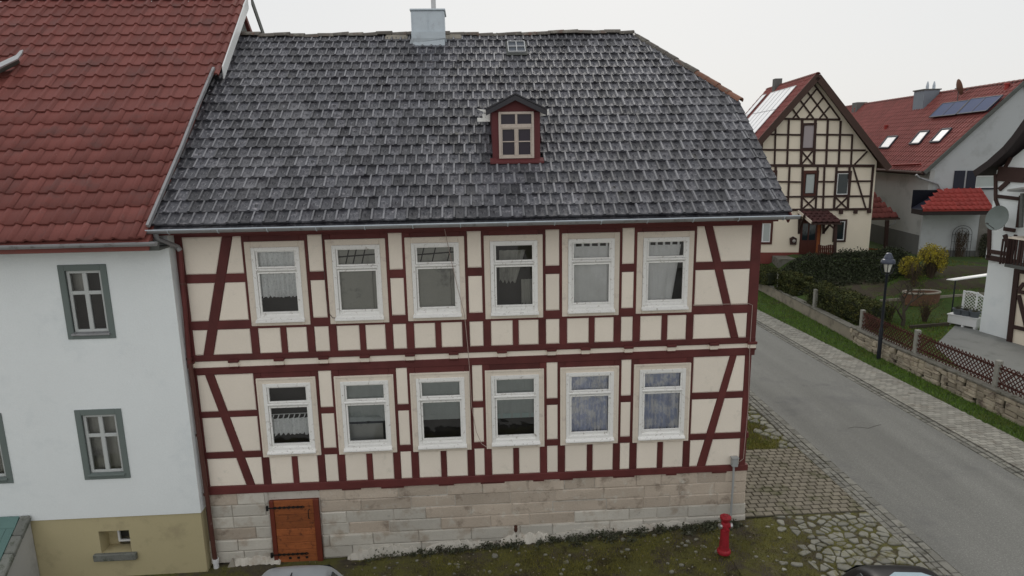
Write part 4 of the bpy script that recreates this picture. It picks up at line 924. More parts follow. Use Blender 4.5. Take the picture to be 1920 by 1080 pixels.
# sidewalk blocks: the nearest singly, the farther ones joined
items = []
y = -2.
row = 0
while y < 24:
    x0, x1 = SL(y)+.015, SR(y)-.015; x = x0-(.11 if row % 2 else 0)-.02; row += 1; j = .006; P_ = .145
    while x < x1-.03:
        xa, xb = max(x, x0), min(x+.22, x1); x += .22
        if xb-xa > .04:
            sk_ = .04
            items.append((y, [(xa+j, y+j+sk_*(xa-x0)), (xb-j, y+j+sk_*(xb-x0)), (xb-j, y+P_-j+sk_*(xb-x0)), (xa+j, y+P_-j+sk_*(xa-x0))], .062+jit(.003), .06))
    y += P_
items.sort(key=lambda q: q[0] if q[0] > 1.2 else 100-q[0])
for q in items[:300]: slab('paving_block', q[1], q[2], q[3], MT['paveblock'], pave, .008, .01)
slab_joined('paving_blocks', [q[1:] for q in items[300:]], MT['paveblock'], pave, bev=.008)
kerb = bpy.data.objects['gutter_bed']
items = []
y = -3.
while y < 24:
    L_ = rnd.uniform(.18, .34); xm = SL(y)
    for xa, xb in ((RR(y)+.005, RR(y)+.13), (RR(y)+.14, SL(y)-.012)):
        items.append((y, [(xa+jit(.012), y+.008), (xb+jit(.006), y+.008+jit(.01)), (xb+jit(.006), y+L_-.008), (xa+jit(.012), y+L_-.008+jit(.01))], .018+jit(.006)+(.02 if xa > RR(y)+.1 else 0), .05))
    y += L_
for q in items: slab('gutter_stone', q[1], q[2], q[3], MT['cobble'], kerb, .02, .03)
kerb2 = bpy.data.objects['left_gutter_bed']
for xa, xb, zz, lo_, hi_ in ((14.475, 14.65, .030, .24, .38), (14.335, 14.463, .018, .14, .26), (14.195, 14.325, .014, .14, .28)):
    y = -5.+rnd.random()*.2
    while y < 8.6:
        L_ = rnd.uniform(lo_, hi_); dx = RL(y)-14.675; q = .006
        slab('gutter_stone', [(xa+dx+jit(.012), y+q+jit(.006)), (xb+dx+jit(.008), y+q+jit(.01)), (xb+dx+jit(.006), y+L_-q), (xa+dx+jit(.014), y+L_-q+jit(.01))], zz+jit(.007), .05, MT['cobble'], kerb2, .018, .05)
        y += L_
# block paved drive beside the house
dmb = MB(); dmb.prism([(11.44, -.02, .003), (14.2, -.05, .003), (14.2, 3.2, .003), (11.44, 3.2, .003)], (0, 0, -.05)); drive = dmb.build('driveway', MT['sandbed'], None, kind='structure')
items = []
nr = 19; rh = 3.2/nr
for r in range(nr):
    x = 11.45-(.11 if r % 2 else 0)
    while x < 14.18:
        xa, xb = max(x, 11.45), min(x+.215, 14.19); x += .215
        if xb-xa < .05: continue
        y0 = -.03+r*rh; j = .011; m_ = (xa+xb)/2; wv = .012
        slab('paving_block', [(xa+j, y0+j+jit(.004)), (m_, y0+j+wv), (xb-j, y0+j+jit(.004)), (xb-j, y0+rh-j), (m_, y0+rh-j+wv*.6), (xa+j, y0+rh-j)], .03+jit(.006), .04, MT['block'], drive, .012, .02)
# rubble paving with mossy joints
def cells(x0, x1, y0, y1, step, seed, jm=.42):
    g = random.Random(seed); pts = []
    j = 0; y = y0
    while y < y1:
        x = x0+(step*.5 if j % 2 else 0)
        while x < x1: pts.append((x+g.uniform(-jm, jm)*step, y+g.uniform(-jm, jm)*step*.9)); x += step*1.12
        y += step*.82; j += 1
    out = []
    for i, (px_, py_) in enumerate(pts):
        poly = [(px_-step*1.1, py_-step*.8), (px_+step*1.1, py_-step*.8), (px_+step*1.1, py_+step*.8), (px_-step*1.1, py_+step*.8)]
        for k, (qx, qy) in enumerate(pts):
            if k != i and abs(qx-px_) < step*2.6 and abs(qy-py_) < step*2.2:
                poly = clip(poly, ((px_+qx)/2, (py_+qy)/2), (px_-qx, py_-qy))
                if len(poly) < 3: break
        if len(poly) >= 3: out.append(((px_, py_), poly))
    return out
from mathutils import noise as NZ
rub = sheet('rubble_paving', [10.6+.4*i for i in range(9)]+[14.2], [-5.5+.5*i for i in range(11)]+[-.04], h, MT['earth'], .003)
g = random.Random(5); joints = []
for (cx, cy), poly in cells(11.0, 14.15, -3.3, -.08, .205, 21, .66):
    poly = clip(clip(poly, (14.19, 0), (-1, 0)), (0, -.09), (0, -1))
    if len(poly) < 3: continue
    keep = smooth((cx-11.75+.12*(-cy)+.3*NZ.noise(V((cx, cy, 1))))/1.0)*.97
    if g.random() > keep: continue
    sh = g.choice((.9, .86, .8, .66)); big = area(poly) > .06
    pp = []
    for i in range(len(poly)):                                 # cut corners so the stones are rounded
        a, b = poly[i], poly[(i+1) % len(poly)]
        for t in ((.12, .86) if g.random() < .6 else (.3,)): pp.append((cx+(lerp(a[0], b[0], t)-cx)*sh, cy+(lerp(a[1], b[1], t)-cy)*sh))
    slab('stone', pp, h(cx, cy)+.016+g.uniform(0, .024), .06, MT['rubble'], rub, .018, .08)
for (cx, cy), poly in cells(12.6, 14.2, 3.3, 7.2, .27, 33):      # stones edging the grassy corner
    poly = clip(poly, (14.19, 0), (-1, 0)); poly = clip(poly, (0, 3.24), (0, 1))
    if len(poly) < 3 or g.random() > smooth((cx-13.45)/.55)*.8: continue
    pp = []
    for i in range(len(poly)):
        a, b = poly[i], poly[(i+1) % len(poly)]
        for t in (.22, .78): pp.append((cx+(lerp(a[0], b[0], t)-cx)*.85, cy+(lerp(a[1], b[1], t)-cy)*.85))
    slab('stone', pp, .02+g.uniform(0, .02), .06, MT['rubble'], rub, .03, .07)
# moss, grass and weeds
gs = np.random.default_rng(4)
def scatter(n, x0, x1, y0, y1, keep): 
    out = []
    for x, y in zip(gs.uniform(x0, x1, n), gs.uniform(y0, y1, n)):
        if gs.random() < keep(x, y): out.append((x, y, h(x, y)-.012))
    return out
from mathutils import noise as NZ
nz = lambda x, y, s=1.: NZ.noise(V((x*s, y*s, 3.3)))
blades('moss_grass', scatter(95000, -1.2, 12.6, -2.6, -.18, lambda x, y: (.25+.75*smooth((-y-.25+.3*nz(x, y, 1.3))/.7))*(.35+.65*smooth(.5+1.4*nz(x+9, y, .9)))*(smooth((x-1.5)/4)*.8+.2)), MT['moss'], .012, .065, .006)
blades('joint_moss', scatter(34000, 11.3, 14.2, -3.2, -.03, lambda x, y: .35+.65*smooth((12.9-x)/1.5+.8*nz(x, y, 1.1))), MT['moss'], .02, .046, .006)
blades('corner_grass', scatter(30000, 11.45, 14.1, 3.25, 9, lambda x, y: .95*smooth((14.15-x+.5*nz(x, y, 1.5))/.8)), MT['cornergrass'], .03, .10, .008)
W_ = []
for k in range(330):
    x = gs.uniform(2.6, 11.2); y = -.05-abs(gs.normal(0, .10 if x < 6.5 else .16)); dens = smooth((x-2.4)/3)*(.5+.9*nz(x, 0, 1.6)+.35*(x > 7))
    if gs.random() > dens: continue
    z = h(x, y); n_ = 26; r_ = gs.uniform(.05, .12)
    W_ += [(x+gs.normal(0, r_*.6), y-abs(gs.normal(0, r_*.5)), z+abs(gs.normal(0, r_*.55))) for _ in range(n_)]
leaves('weeds', W_, MT['weed'], .026, kind='stuff')
L_ = [(x, y, z+.03) for x, y, z in scatter(700, 1.5, 11.4, -2.2, -.1, lambda x, y: .8)]
leaves('fallen_leaves', L_, mat('dry pale leaf', (.23, .19, .13), .9, .3, 5, rndv=.4, bump=0), .022, kind='stuff')
VG = scatter(60000, 18.5, 21.6, 1.5, 26, lambda x, y: float(SR(y)+.03*nz(x, y, 4) < x < wall_x(y)+.04)*min(1, 12/max(4, y+4)))
blades('verge_grass', [(x, y, .012) for x, y, z in VG], MT['grass'], .03, .10, .010)

items = []
gp = random.Random(77)
for k in range(170):
    x, y = gp.uniform(2.5, 12.2), -gp.uniform(.25, 2.2)
    r_ = gp.uniform(.015, .05)*(1.5 if gp.random() < .12 else 1); z = h(x, y)
    items.append(([(x+math.cos(q)*r_*gp.uniform(.7, 1.3), y+math.sin(q)*r_*gp.uniform(.6, 1.1)) for q in [i*math.pi/3 for i in range(6)]], z+r_*.5, .06))
slab_joined('pebbles', items, MT['rubble'], None, bev=.012)
for pts in ([(1590, 803), (1601, 800.5), (1612, 801), (1628, 803), (1640, 799), (1652, 796)],):
    P = [fz(*p_, .008) for p_ in pts]; mb = MB()
    for a_, b_ in zip(P, P[1:]): mb.bar(a_, b_, .011, .003, V((0, 0, 1)))
    mb.build('crack', MT['sandbed'], bpy.data.objects['road'])

# hydrant
p = fz(1357, 1036, -.03)
t = thing('fire_hydrant', 'red pillar hydrant with two capped outlets on the mossy ground', 'hydrant', p)
ht = fy(1361, 966, p.y).z-p.z
mat_h = mat('hydrant red paint', (.33, .016, .026), .62, .15, 5, bump=.1, spot=[((.20, .016, .018), .42, 5), ((.40, .14, .13), .30, 16)])
s = ht/.85
mb = MB(); mb.lathe([(0, 0), (.135, 0), (.14, .03), (.14, .055), (.125, .075), (.105, .085), (.1, .12), (.098, .14), (.086, .45), (.084, .5), (.094, .51), (.094, .535), (.082, .545), (.08, .60), (.083, .68), (.08, .69), (.07, .70)], p, 20)
mb.v = [p+(q-p)*s for q in mb.v]; mb.build('barrel', mat_h, t, smooth=True)
mb = MB(); mb.lathe([(.06, .695), (.075, .72), (.12, .79), (.122, .81), (.115, .815), (.105, .83), (.05, .838), (.045, .85), (0, .85)], p, 8); mb.v = [p+(q-p)*s for q in mb.v]; mb.build('cap', mat_h, t)
for sg in (-1, 1):
    c = p+V((0, 0, .625*s)); mb = MB(); mb.lathe([(.052, .05), (.052, .10), (.0, .10)], c, 14, V((sg, -.25, 0))); o = mb.build('outlet', mat_h, t, smooth=True)
    mb = MB(); mb.lathe([(.0, .10), (.058, .10), (.058, .135), (.03, .15), (.0, .15)], c, 14, V((sg, -.25, 0))); mb.build('outlet_cap', MT['steel'], o, smooth=True)
mb = MB(); mb.lathe([(0, .08), (.028, .08), (.028, .115), (0, .12)], p+V((0, 0, .57*s)), 10, V((.1, -1, 0))); mb.build('bolt', mat_h, t)

# cars, mostly below the frame
def car(name, label, loc, rot, paint, L_=4.2, W_=1.72, H_=1.45, van=False):
    t = thing(name, label, 'car', loc, 'cars parked in front of the house'); t.rotation_euler[2] = rot; ORG[t] = V((0, 0, 0))
    # sections along the length: (y, half width at sill, z belt, half width roof, z top)
    secs = [(-L_/2, .62, .55, .60, .62), (-L_/2+.12, .80, .66, .74, .76), (-L_/2+.9, .86, .80, .76, .92), (-L_/2+1.35, .87, .92, .68, 1.12), (-L_/2+1.95, .87, .94, .60, H_-.03), (-L_/2+2.7, .87, .94, .60, H_), (L_/2-.75, .86, .95, .57, H_-.06), (L_/2-.35, .84, .94, .56, H_-.17), (L_/2-.08, .80, .85, .68, .95), (L_/2, .74, .6, .68, .7)]
    mb = MB(); n = 13
    for y, ws, zb_, wr, zt_ in secs:
        ring_ = [(-ws*.94, .28), (-ws, .45), (-ws, zb_*.8), (-ws*.97, zb_), (-wr*1.02-.02, zt_-.10), (-wr*.86, zt_-.025), (-wr*.4, zt_), (wr*.4, zt_), (wr*.86, zt_-.025), (wr*1.02+.02, zt_-.10), (ws*.97, zb_), (ws, zb_*.8), (ws, .45), (ws*.94, .28)]
        n = len(ring_); mb.v += [V((x, y, z)) for x, z in ring_]
    m_ = len(secs)
    for i in range(m_-1): mb.f += [[i*n+j, i*n+(j+1) % n, (i+1)*n+(j+1) % n, (i+1)*n+j] for j in range(n)]
    mb.f += [list(range(n)), [(m_-1)*n+j for j in range(n)][::-1]]
    b = mb.build('body', MT[paint], t, smooth=True); sb = b.modifiers.new('s', 'SUBSURF'); sb.levels = 2; sb.render_levels = 2
    b.modifiers.remove(b.modifiers['split'])
    sec = lambda i: secs[i]
    def glassq(name, pts): mb = MB(); mb.prism(pts, (0, 0, .012)); return mb.build(name, MT['carglass'], t)
    y0, y1 = secs[3][0]+.10, secs[4][0]-.03
    glassq('windscreen', [(-.70, y0-.05, 1.06), (.70, y0-.05, 1.06), (.55, y1, H_-.055), (-.55, y1, H_-.055)])
    y0, y1 = secs[8][0]-.03, secs[7][0]+.05
    glassq('rear_window', [(-.50, y1, H_-.30), (.50, y1, H_-.30), (.60, y0, 1.02), (-.60, y0, 1.02)])
    if paint == 'carblack':
        mb = MB(); mb.prism([(-.34, -L_/2+2.1, H_-.006), (.34, -L_/2+2.1, H_-.006), (.36, L_/2-1.0, H_-.022), (.2, L_/2-.86, H_-.035), (-.2, L_/2-.86, H_-.035), (-.36, L_/2-1.0, H_-.022)], (0, 0, .014)); mb.build('roof_glass', mat('roof glass with sky reflection', (.36, .47, .52), .2, .04, 3, metal=.6, bump=0), t)  # pale blue colour carries the sky's reflection in the glass
    else:
        mb = MB(); mb.bar((0, -L_/2+2.1, H_-.012), (0, L_/2-.85, H_-.042), .012, .02, V((0, 0, 1))); mb.build('roof_seam', MT['tyre'], t)
        mb = MB(); mb.tube([(.4, L_/2-1.1, H_-.04), (.42, L_/2-1.3, H_+.12)], .008, 5); mb.build('aerial', MT['tyre'], t)
    for sg in (-1, 1):
        mb = MB(); mb.prism([(sg*.835, -L_/2+1.5, .97), (sg*.835, L_/2-.45, .98), (sg*.64, L_/2-.75, H_-.13), (sg*.655, -L_/2+2.0, H_-.12)], (sg*.02, 0, .004)); mb.build('side_window', MT['carglass'], t)
        mb = MB(); mb.lathe([(0, -.04), (.06, -.04), (.11, 0), (.06, .05), (0, .05)], V((sg*.97, -L_/2+1.55, 1.0)), 10, V((0, 1, 0))); mb.build('mirror', MT[paint], t, smooth=True)
        mb = MB(); mb.prism([(sg*.5, -L_/2+.02, .62), (sg*.74, -L_/2+.12, .62), (sg*.74, -L_/2+.16, .72), (sg*.5, -L_/2+.06, .72)], (0, -.03, 0)); mb.build('headlight', MT['opal'], t)
        for yy in (-L_/2+.82, L_/2-.78):
            mb = MB(); mb.lathe([(.2, -.1), (.31, -.1), (.32, -.05), (.32, .05), (.31, .1), (.2, .1)], V((sg*.78, yy, .32)), 20, V((1, 0, 0))); wv = mb.build('wheel', MT['tyre'], t, smooth=True)
            mb = MB(); mb.lathe([(0, -.06), (.2, -.09), (.2, .09), (0, .06)], V((sg*.78, yy, .32)), 14, V((1, 0, 0))); mb.build('rim', MT['steel'], wv)
    return t
p = fz(562, 1058, 1.0)
car('parked_car', 'pale silver car below the cellar door, only its roof in view', (p.x-.03, p.y-1.62, h(p.x, -3)+.02), 0, 'carsilver', H_=1.60, W_=1.7)
p = fz(1650, 1062, 1.42)
car('parked_car', 'black car on the rubble paving by the road, only its roof edge in view', (p.x+.05, p.y-1.60, 0), -.12, 'carblack', H_=1.58)

# ================================================================ GARDEN WALL AND FENCES
def wx(y): return wall_x(y)
gw = thing('garden_wall', 'low garden wall, buff render at the far end and rough stones near, along the green verge', 'wall', (21, 10, 0))
YD = WALL[1].y                                              # render ends, stone begins
HT = lambda y: .55 if y > YD else .62+.10*smooth((YD-y)/6)
def wall_run(name, ys, top, m, thick=.26, inset=0.):
    mb = MB(); n = len(ys)
    for y in ys: mb.v += [V((wx(y)+inset, y, -.25)), V((wx(y)+inset, y, top(y))), V((wx(y)+thick, y, top(y))), V((wx(y)+thick, y, -.25))]
    for i in range(n-1): mb.f += [[4*i+j, 4*i+(j+1) % 4, 4*i+4+(j+1) % 4, 4*i+4+j] for j in range(4)]
    mb.f += [[0, 1, 2, 3], [4*n-1, 4*n-2, 4*n-3, 4*n-4]]
    return mb.build(name, m, gw)
ys = [YD+i*1.0 for i in range(22)]
wall_run('rendered_wall', ys, lambda y: .50, MT['render'])
wall_run('stone_core', [-8+i*(YD+8)/24 for i in range(25)], lambda y: HT(y)-.06, MT['sandbed'], .3, .05)
y = YD-.02; first = True
while y > -4:                                                # coursed rubble face
    z = -.02
    L_ = .38+jit(.14)
    while z < HT(y)-.09:
        hh = rnd.choice((.09, .12, .16, .2)); hh = min(hh, HT(y)-.07-z)
        if hh < .04: break
        l1 = L_+jit(.06); of = jit(.08); pr_ = jit(.02)
        ya, yb_ = y+of-.006, y+of-l1+.006; xf = wx((ya+yb_)/2)-.03+pr_; sl = jit(.015)
        mb = MB(); q = [(xf+.03, ya, z+.006), (xf+.03, yb_, z+.006), (xf+.03, yb_, z+hh-.006+sl), (xf+.03, ya, z+hh-.006)]
        cy_, cz_ = (ya+yb_)/2, z+hh/2
        ins = [(xf+jit(.012), lerp(a[1], cy_, .14), lerp(a[2], cz_, .22)) for a in q]; bk = [(xf+.2, a[1], a[2]) for a in q]
        mb.add(q+ins+bk, [[4, 5, 6, 7]]+[[i, (i+1) % 4, 4+(i+1) % 4, 4+i] for i in range(4)]+[[8+i, 8+(i+1) % 4, (i+1) % 4, i] for i in range(4)])
        mb.build('stone', MT['rubblewall'], gw); z += hh
    y -= L_
for a in range(15):
    y1 = YD+21-a*1.4; y0 = y1-1.39
    if y1 <= YD: break
    y0 = max(y0, YD); mb = MB(); mb.prism([(wx(y0)-.03, y0, .50), (wx(y1)-.03, y1, .50), (wx(y1)+.30, y1, .50), (wx(y0)+.30, y0, .50)], (0, 0, .07+jit(.005))); mb.build('coping', MT['coping'], gw, bevel=.015)
y1 = YD-.02
while y1 > -6:
    y0 = y1-1.6; mb = MB(); mb.prism([(wx(y0)-.04, y0+.01, HT(y0)-.06), (wx(y1)-.04, y1, HT(y1)-.06), (wx(y1)+.34, y1, HT(y1)-.06), (wx(y0)+.34, y0+.01, HT(y0)-.06)], (0, 0, .08)); mb.build('coping', MT['coping'], gw, bevel=.015); y1 = y0
def wall_y(px, py):                                          # where a sight line meets the wall line
    d = ray(px, py); lo, hi = 5., 80.
    for _ in range(60):
        m_ = (lo+hi)/2; q = CAM+d*m_
        if q.x < wx(q.y)+.15: lo = m_
        else: hi = m_
    return CAM+d*lo
PY = []
for px_, py0, py1 in ((1459, 506, 540), (1527.5, 535, 571), (1616, 569, 607), (1717, 610, 656), (1866.5, 672, 726)):
    b = wall_y(px_, py1); top = wall_y(px_, py0).z; PY.append(b.y); zb_ = .55 if b.y > YD-.3 else HT(b.y)
    mb = MB(); mb.box((wx(b.y)+.08, b.y-.085, zb_-.15), (wx(b.y)+.24, b.y+.085, zb_+max(.6, min(.86, top-b.z)))); mb.build('post', MT['post'], gw, bevel=.015)
PY.append(PY[-1]-(PY[-2]-PY[-1])); PY.append(PY[-1]-3)
for y in PY[-2:]:
    mb = MB(); mb.box((wx(y)+.08, y-.085, HT(y)-.15), (wx(y)+.24, y+.085, HT(y)+.85)); mb.build('post', MT['post'], gw, bevel=.015)
LAB = ('red brown lattice fence behind the street lamp', 'red brown lattice fence before the grey patio, nearest full section', 'red brown lattice fence cut by the right edge of the photo')
for k in range(3):
    ya, yb_ = PY[2+k]-.10, PY[3+k]+.10; zb_ = HT((ya+yb_)/2)+.05; fh = .70; ln = ya-yb_
    fx_ = lambda y: wx(y)+.13
    t = thing('lattice_fence', LAB[k], 'fence', (fx_(ya), (ya+yb_)/2, zb_), 'lattice fences on the garden wall')
    mes = []
    for sg in (1, -1):
        mb = MB(); mb.bar(V((.012*sg, -.35*sg, 0)), V((.012*sg, .35*sg, fh)), .030, .014, V((1, 0, 0))); mes.append(mb.mesh('slat')); mes[-1].materials.append(MT['lattice'])
    sp = .155; n = int((ln-.70)/sp)
    for q in range(-2, n+3):
        for s_ in (0, 1):
            y = ya-.35-q*sp
            if q < 0 or q > n:
                # short slats closing the corners
                continue
            sg = 1 if s_ == 0 else -1
            link('slat', mes[s_], t, None, M4.Translation((fx_(y), y, zb_+jit(.006))))
    mb = MB()                                                # part slats at both ends
    for q in range(1, 6):
        for (ye, dr) in ((ya, -1), (yb_, 1)):
            L_ = q*sp*1.0
            if L_ > .70: continue
            mb.bar((fx_(ye)+.012, ye, zb_+fh-L_), (fx_(ye)+.012, ye+dr*L_, zb_+fh), .034, .014, V((1, 0, 0)))
            mb.bar((fx_(ye)-.012, ye, zb_+L_), (fx_(ye)-.012, ye+dr*L_, zb_), .034, .014, V((1, 0, 0)))
    mb.build('end_slats', MT['lattice'], t, kind='stuff')
    for zz in (.12, .58):
        mb = MB(); mb.bar((fx_(ya)+.035, ya+.02, zb_+zz), (fx_(yb_)+.035, yb_-.02, zb_+zz), .05, .03, V((1, 0, 0))); mb.build('rail', MT['lattice'], t)

# street lamp
p = fz(1647, 673, .01)
t = thing('street_lamp', 'black lamp post with blue grey hood standing on the grass verge', 'street lamp', p)
lh = hit(1662, 474, p, V((fwd.x, fwd.y, 0))).z-p.z; k = lh/4.1
mb = MB(); mb.lathe([(0, 0), (.075, 0), (.075, 1.15), (.062, 1.2), (.05, 1.25), (.045, 3.2), (.06, 3.22), (.06, 3.27), (.03, 3.3), (.03, 3.36), (0, 3.36)], p, 12); mb.v = [V((q.x, q.y, p.z+(q.z-p.z)*k)) for q in mb.v]; mb.build('post', MT['lampmetal'], t, smooth=True)
q = p+V((0, 0, 3.36*k))
mb = MB(); mb.lathe([(0, 0), (.10, .0), (.11, .02), (.0, .02)], q, 8); mb.build('lamp_base', MT['lampmetal'], t)
mb = MB(); mb.lathe([(.10, .02), (.19, .36)], q, 6); mb.build('lamp_glass', MT['opal'], t)
for j in range(6):
    a = math.pi*2*j/6; d_ = V((math.cos(a), math.sin(a), 0)); mb = MB(); mb.bar(q+d_*.11+V((0, 0, .02)), q+d_*.20+V((0, 0, .37)), .022, .022, d_); mb.build('glazing_bar', MT['lampmetal'], t)
for sg in (-1, 1):
    mb = MB(); mb.tube([q+V((0, 0, -.12)), q+V((sg*.2, 0, -.02)), q+V((sg*.27, 0, .16)), q+V((sg*.26, 0, .36))], .014, 6); mb.build('scroll_arm', MT['lampmetal'], t)
mb = MB(); mb.lathe([(.235, .34), (.25, .37), (.245, .42), (.21, .49), (.16, .51), (.155, .53), (.15, .58), (.12, .63), (.11, .65), (.10, .70), (.05, .735), (0, .74)], q, 20); hd_ = mb.build('hood', MT['lamphat'], t, smooth=True)

# ================================================================ HOUSE ACROSS THE STREET
def depth_pt(px, py, d): return CAM+ray(px, py)*d
class Face:
    def __init__(s, p0, ang):
        s.p = V(p0); a = math.radians(ang); s.n = V((math.sin(a), math.cos(a), 0)); s.e = V((math.cos(a), -math.sin(a), 0))
    def at(s, px, py, out=0.): return hit(px, py, s.p-s.n*out, s.n)
    def uz(s, px, py): q = s.at(px, py); return (q-s.p).dot(s.e), q.z
    def P(s, u, z, out=0.): q = s.p+s.e*u-s.n*out; return V((q.x, q.y, z))
P2 = depth_pt(1628, 475, 38); F2 = Face(P2, 9)
h2 = thing('gabled_house', 'cream gabled house with dark brown timber framing across the street', 'house', F2.P(-2.6, P2.z-.3))
c2 = lambda x, y: (1380+x/2.842, 120+y/2.842)
ua, za = F2.uz(1530, 150); ur, ze = F2.uz(1639.5, 303); ur = 0.; ul = 2*ua
bz = P2.z-.5
mb = MB(); mb.prism([F2.P(ul, bz), F2.P(ur, bz), F2.P(ur, ze), F2.P(ua, za), F2.P(ul, ze)], F2.n*9.0); mb.build('wall', MT['h2cream'], h2)
def bar2(a, b, w_=.15, out=.03, m='brownbeam', name='beam', face=F2, conv=c2, parent=h2, d=.06):
    A, B_ = face.at(*conv(*a), out), face.at(*conv(*b), out); mb = MB(); mb.bar(A, B_, w_*.64, d, face.n); return mb.build(name, MT[m], parent)
for a, b, w_ in (((243, 292), (555, 296), .17), ((165, 375), (350, 378), .15), ((424, 376), (620, 378), .15), ((100, 457), (690, 460), .16), ((0, 540), (738, 543), .24), ((213, 627), (352, 629), .14), ((432, 627), (530, 627), .14), ((603, 625), (724, 624), .14), ((215, 708), (718, 704), .15), ((100, 779), (712, 773), .2)):
    bar2(a, b, w_, .034)
for a, b, w_ in (((212, 320), (205, 540), .14), ((282, 295), (272, 540), .16), ((353, 298), (346, 538), .2), ((424, 298), (415, 538), .2), ((490, 297), (480, 538), .16), ((558, 303), (547, 538), .16), ((620, 376), (613, 538), .14), ((140, 400), (135, 540), .14), ((212, 545), (206, 775), .2), ((286, 545), (275, 778), .16), ((356, 545), (349, 775), .18), ((436, 545), (424, 775), .16), ((472, 545), (463, 775), .15), ((537, 545), (522, 775), .18), ((606, 545), (596, 775), .18), ((731, 545), (713, 775), .18)):
    bar2(a, b, w_, .03)
for a, b in (((625, 550), (692, 772)), ((700, 465), (632, 535)), ((350, 465), (408, 534)), ((410, 462), (350, 534)), ((356, 712), (417, 774)), ((422, 712), (352, 774)), ((530, 710), (594, 772)), ((597, 708), (530, 772)), ((298, 235), (337, 290)), ((340, 190), (413, 290)), ((378, 146), (487, 290)), ((415, 108), (552, 292)), ((503, 222), (445, 290)), ((466, 178), (375, 290)), ((428, 135), (303, 290)), ((405, 112), (245, 290))):
    bar2(a, b, .125, .026, name='brace')
for x, y in ((557, 787), (634, 785), (706, 782)):
    A = F2.at(*c2(x, y), 0); mb = MB(); mb.prism([A-F2.e*.09+V((0, 0, -.12)), A+F2.e*.09+V((0, 0, -.12)), A+F2.e*.09+V((0, 0, .12)), A-F2.e*.09+V((0, 0, .12))], -F2.n*.16); mb.build('joist_end', MT['brownbeam'], h2)
def win2(x0, y0, x1, y1, frame_m, inner=None, fw=.11, curtain=None, face=F2, conv=c2, parent=h2, split=False):
    u0, z1 = face.uz(*conv(x0, y0)); u1, z0 = face.uz(*conv(x1, y1)); 
    def rg(u0, u1, z0, z1, w_, o0, o1, m, name, par):
        mb = MB()
        for q in ((u0, u0+w_, z0, z1), (u1-w_, u1, z0, z1), (u0+w_, u1-w_, z1-w_, z1), (u0+w_, u1-w_, z0, z0+w_)):
            mb.prism([face.P(q[0], q[2], o0), face.P(q[1], q[2], o0), face.P(q[1], q[3], o0), face.P(q[0], q[3], o0)], -face.n*(o1-o0))
        return mb.build(name, MT[m], par)
    wn = rg(u0, u1, z0, z1, fw, -.05, .055, frame_m, 'window', parent)
    a, b, c, d_ = u0+fw, u1-fw, z0+fw, z1-fw
    if inner: rg(a+.001, b-.001, c+.001, d_-.001, .05, -.04, .035, inner, 'sash', wn); 
    mb = MB(); mb.prism([face.P(a, c, .006), face.P(b, c, .006), face.P(b, d_, .006), face.P(a, d_, .006)], face.n*.004); mb.build('pane', MT[curtain or 'carglass'], wn)
    if split: mb = MB(); m_ = (a+b)/2; mb.prism([face.P(m_-.03, c, .03), face.P(m_+.03, c, .03), face.P(m_+.03, d_, .03), face.P(m_-.03, d_, .03)], face.n*.02); mb.build('mullion', MT[inner or frame_m], wn)
    return wn
purple = mat('pale mauve blind', (.42, .37, .38), .9, .05, 3, bump=0); MT['purple'] = purple
win2(351, 315, 420, 458, 'brownbeam', None, .13, 'purple')
win2(356, 568, 431, 707, 'browndoor', 'brownbeam', .16, 'paleblind')
win2(530, 570, 605, 707, 'brownbeam', 'white', .12, None)
win2(120, 568, 212, 690, 'browndoor', 'white', .12, 'paleblind', split=True)
win2(95, 838, 190, 960, 'browndoor', 'white', .12, 'paleblind', split=True)
win2(522, 828, 582, 948, 'brownbeam', 'white', .10, None)
# door with its tiled porch roof, brackets and pickets
A, B_ = F2.uz(*c2(346, 835)), F2.uz(*c2(443, 1022))
mb = MB(); mb.prism([F2.P(A[0], B_[1], .02), F2.P(B_[0], B_[1], .02), F2.P(B_[0], A[1]+.1, .02), F2.P(A[0], A[1]+.1, .02)], F2.n*.05); dr2 = mb.build('door', MT['browndoor'], h2)
um = lerp(A[0], B_[0], .62)
for u0, u1, z0, z1, m_ in ((A[0]+.12, um-.3, .45, .92, 'carglass'), (um-.22, um+.12, .45, .92, 'carglass'), (A[0]+.12, um-.3, .08, .38, 'browndoor'), (um-.22, um+.12, .08, .38, 'browndoor'), (um+.22, B_[0]-.05, .08, .92, 'orangewood')):
    zz0, zz1 = lerp(B_[1], A[1], z0), lerp(B_[1], A[1], z1); mb = MB(); mb.prism([F2.P(u0, zz0, .03), F2.P(u1, zz0, .03), F2.P(u1, zz1, .03), F2.P(u0, zz1, .03)], F2.n*.02); mb.build('door_panel', MT[m_], dr2)
o1_ = 1.35
pt = [F2.at(*c2(330, 785), .03), F2.at(*c2(492, 785), .03), F2.at(*c2(566, 838), o1_), F2.at(*c2(402, 850), o1_)]
pt[2].z = pt[3].z = (pt[2].z+pt[3].z)/2
mb = MB(); mb.prism([q+V((0, 0, -.05)) for q in pt], (0, 0, -.08)); porch = mb.build('porch_roof', MT['brownbeam'], h2)
mt_brown = mat('brown roof tile', (.075, .028, .026), .7, .2, 2, rndv=.2, bump=.1); brt = red_tile(); brt.materials.append(mt_brown)
es_ = ((pt[0]+pt[1])/2-(pt[2]+pt[3])/2); es_ = (es_-F2.e*es_.dot(F2.e)); sl_ = es_.length; es_.normalize()
tile_grid(brt, mt_brown, porch, pt[3], F2.e, es_, 4, sl_/4, .30, lambda s: (pt[0]-pt[3]).dot(F2.e)*s/sl_, lambda s: (pt[2]-pt[3]).dot(F2.e)+((pt[1]-pt[2]).dot(F2.e))*s/sl_, False)
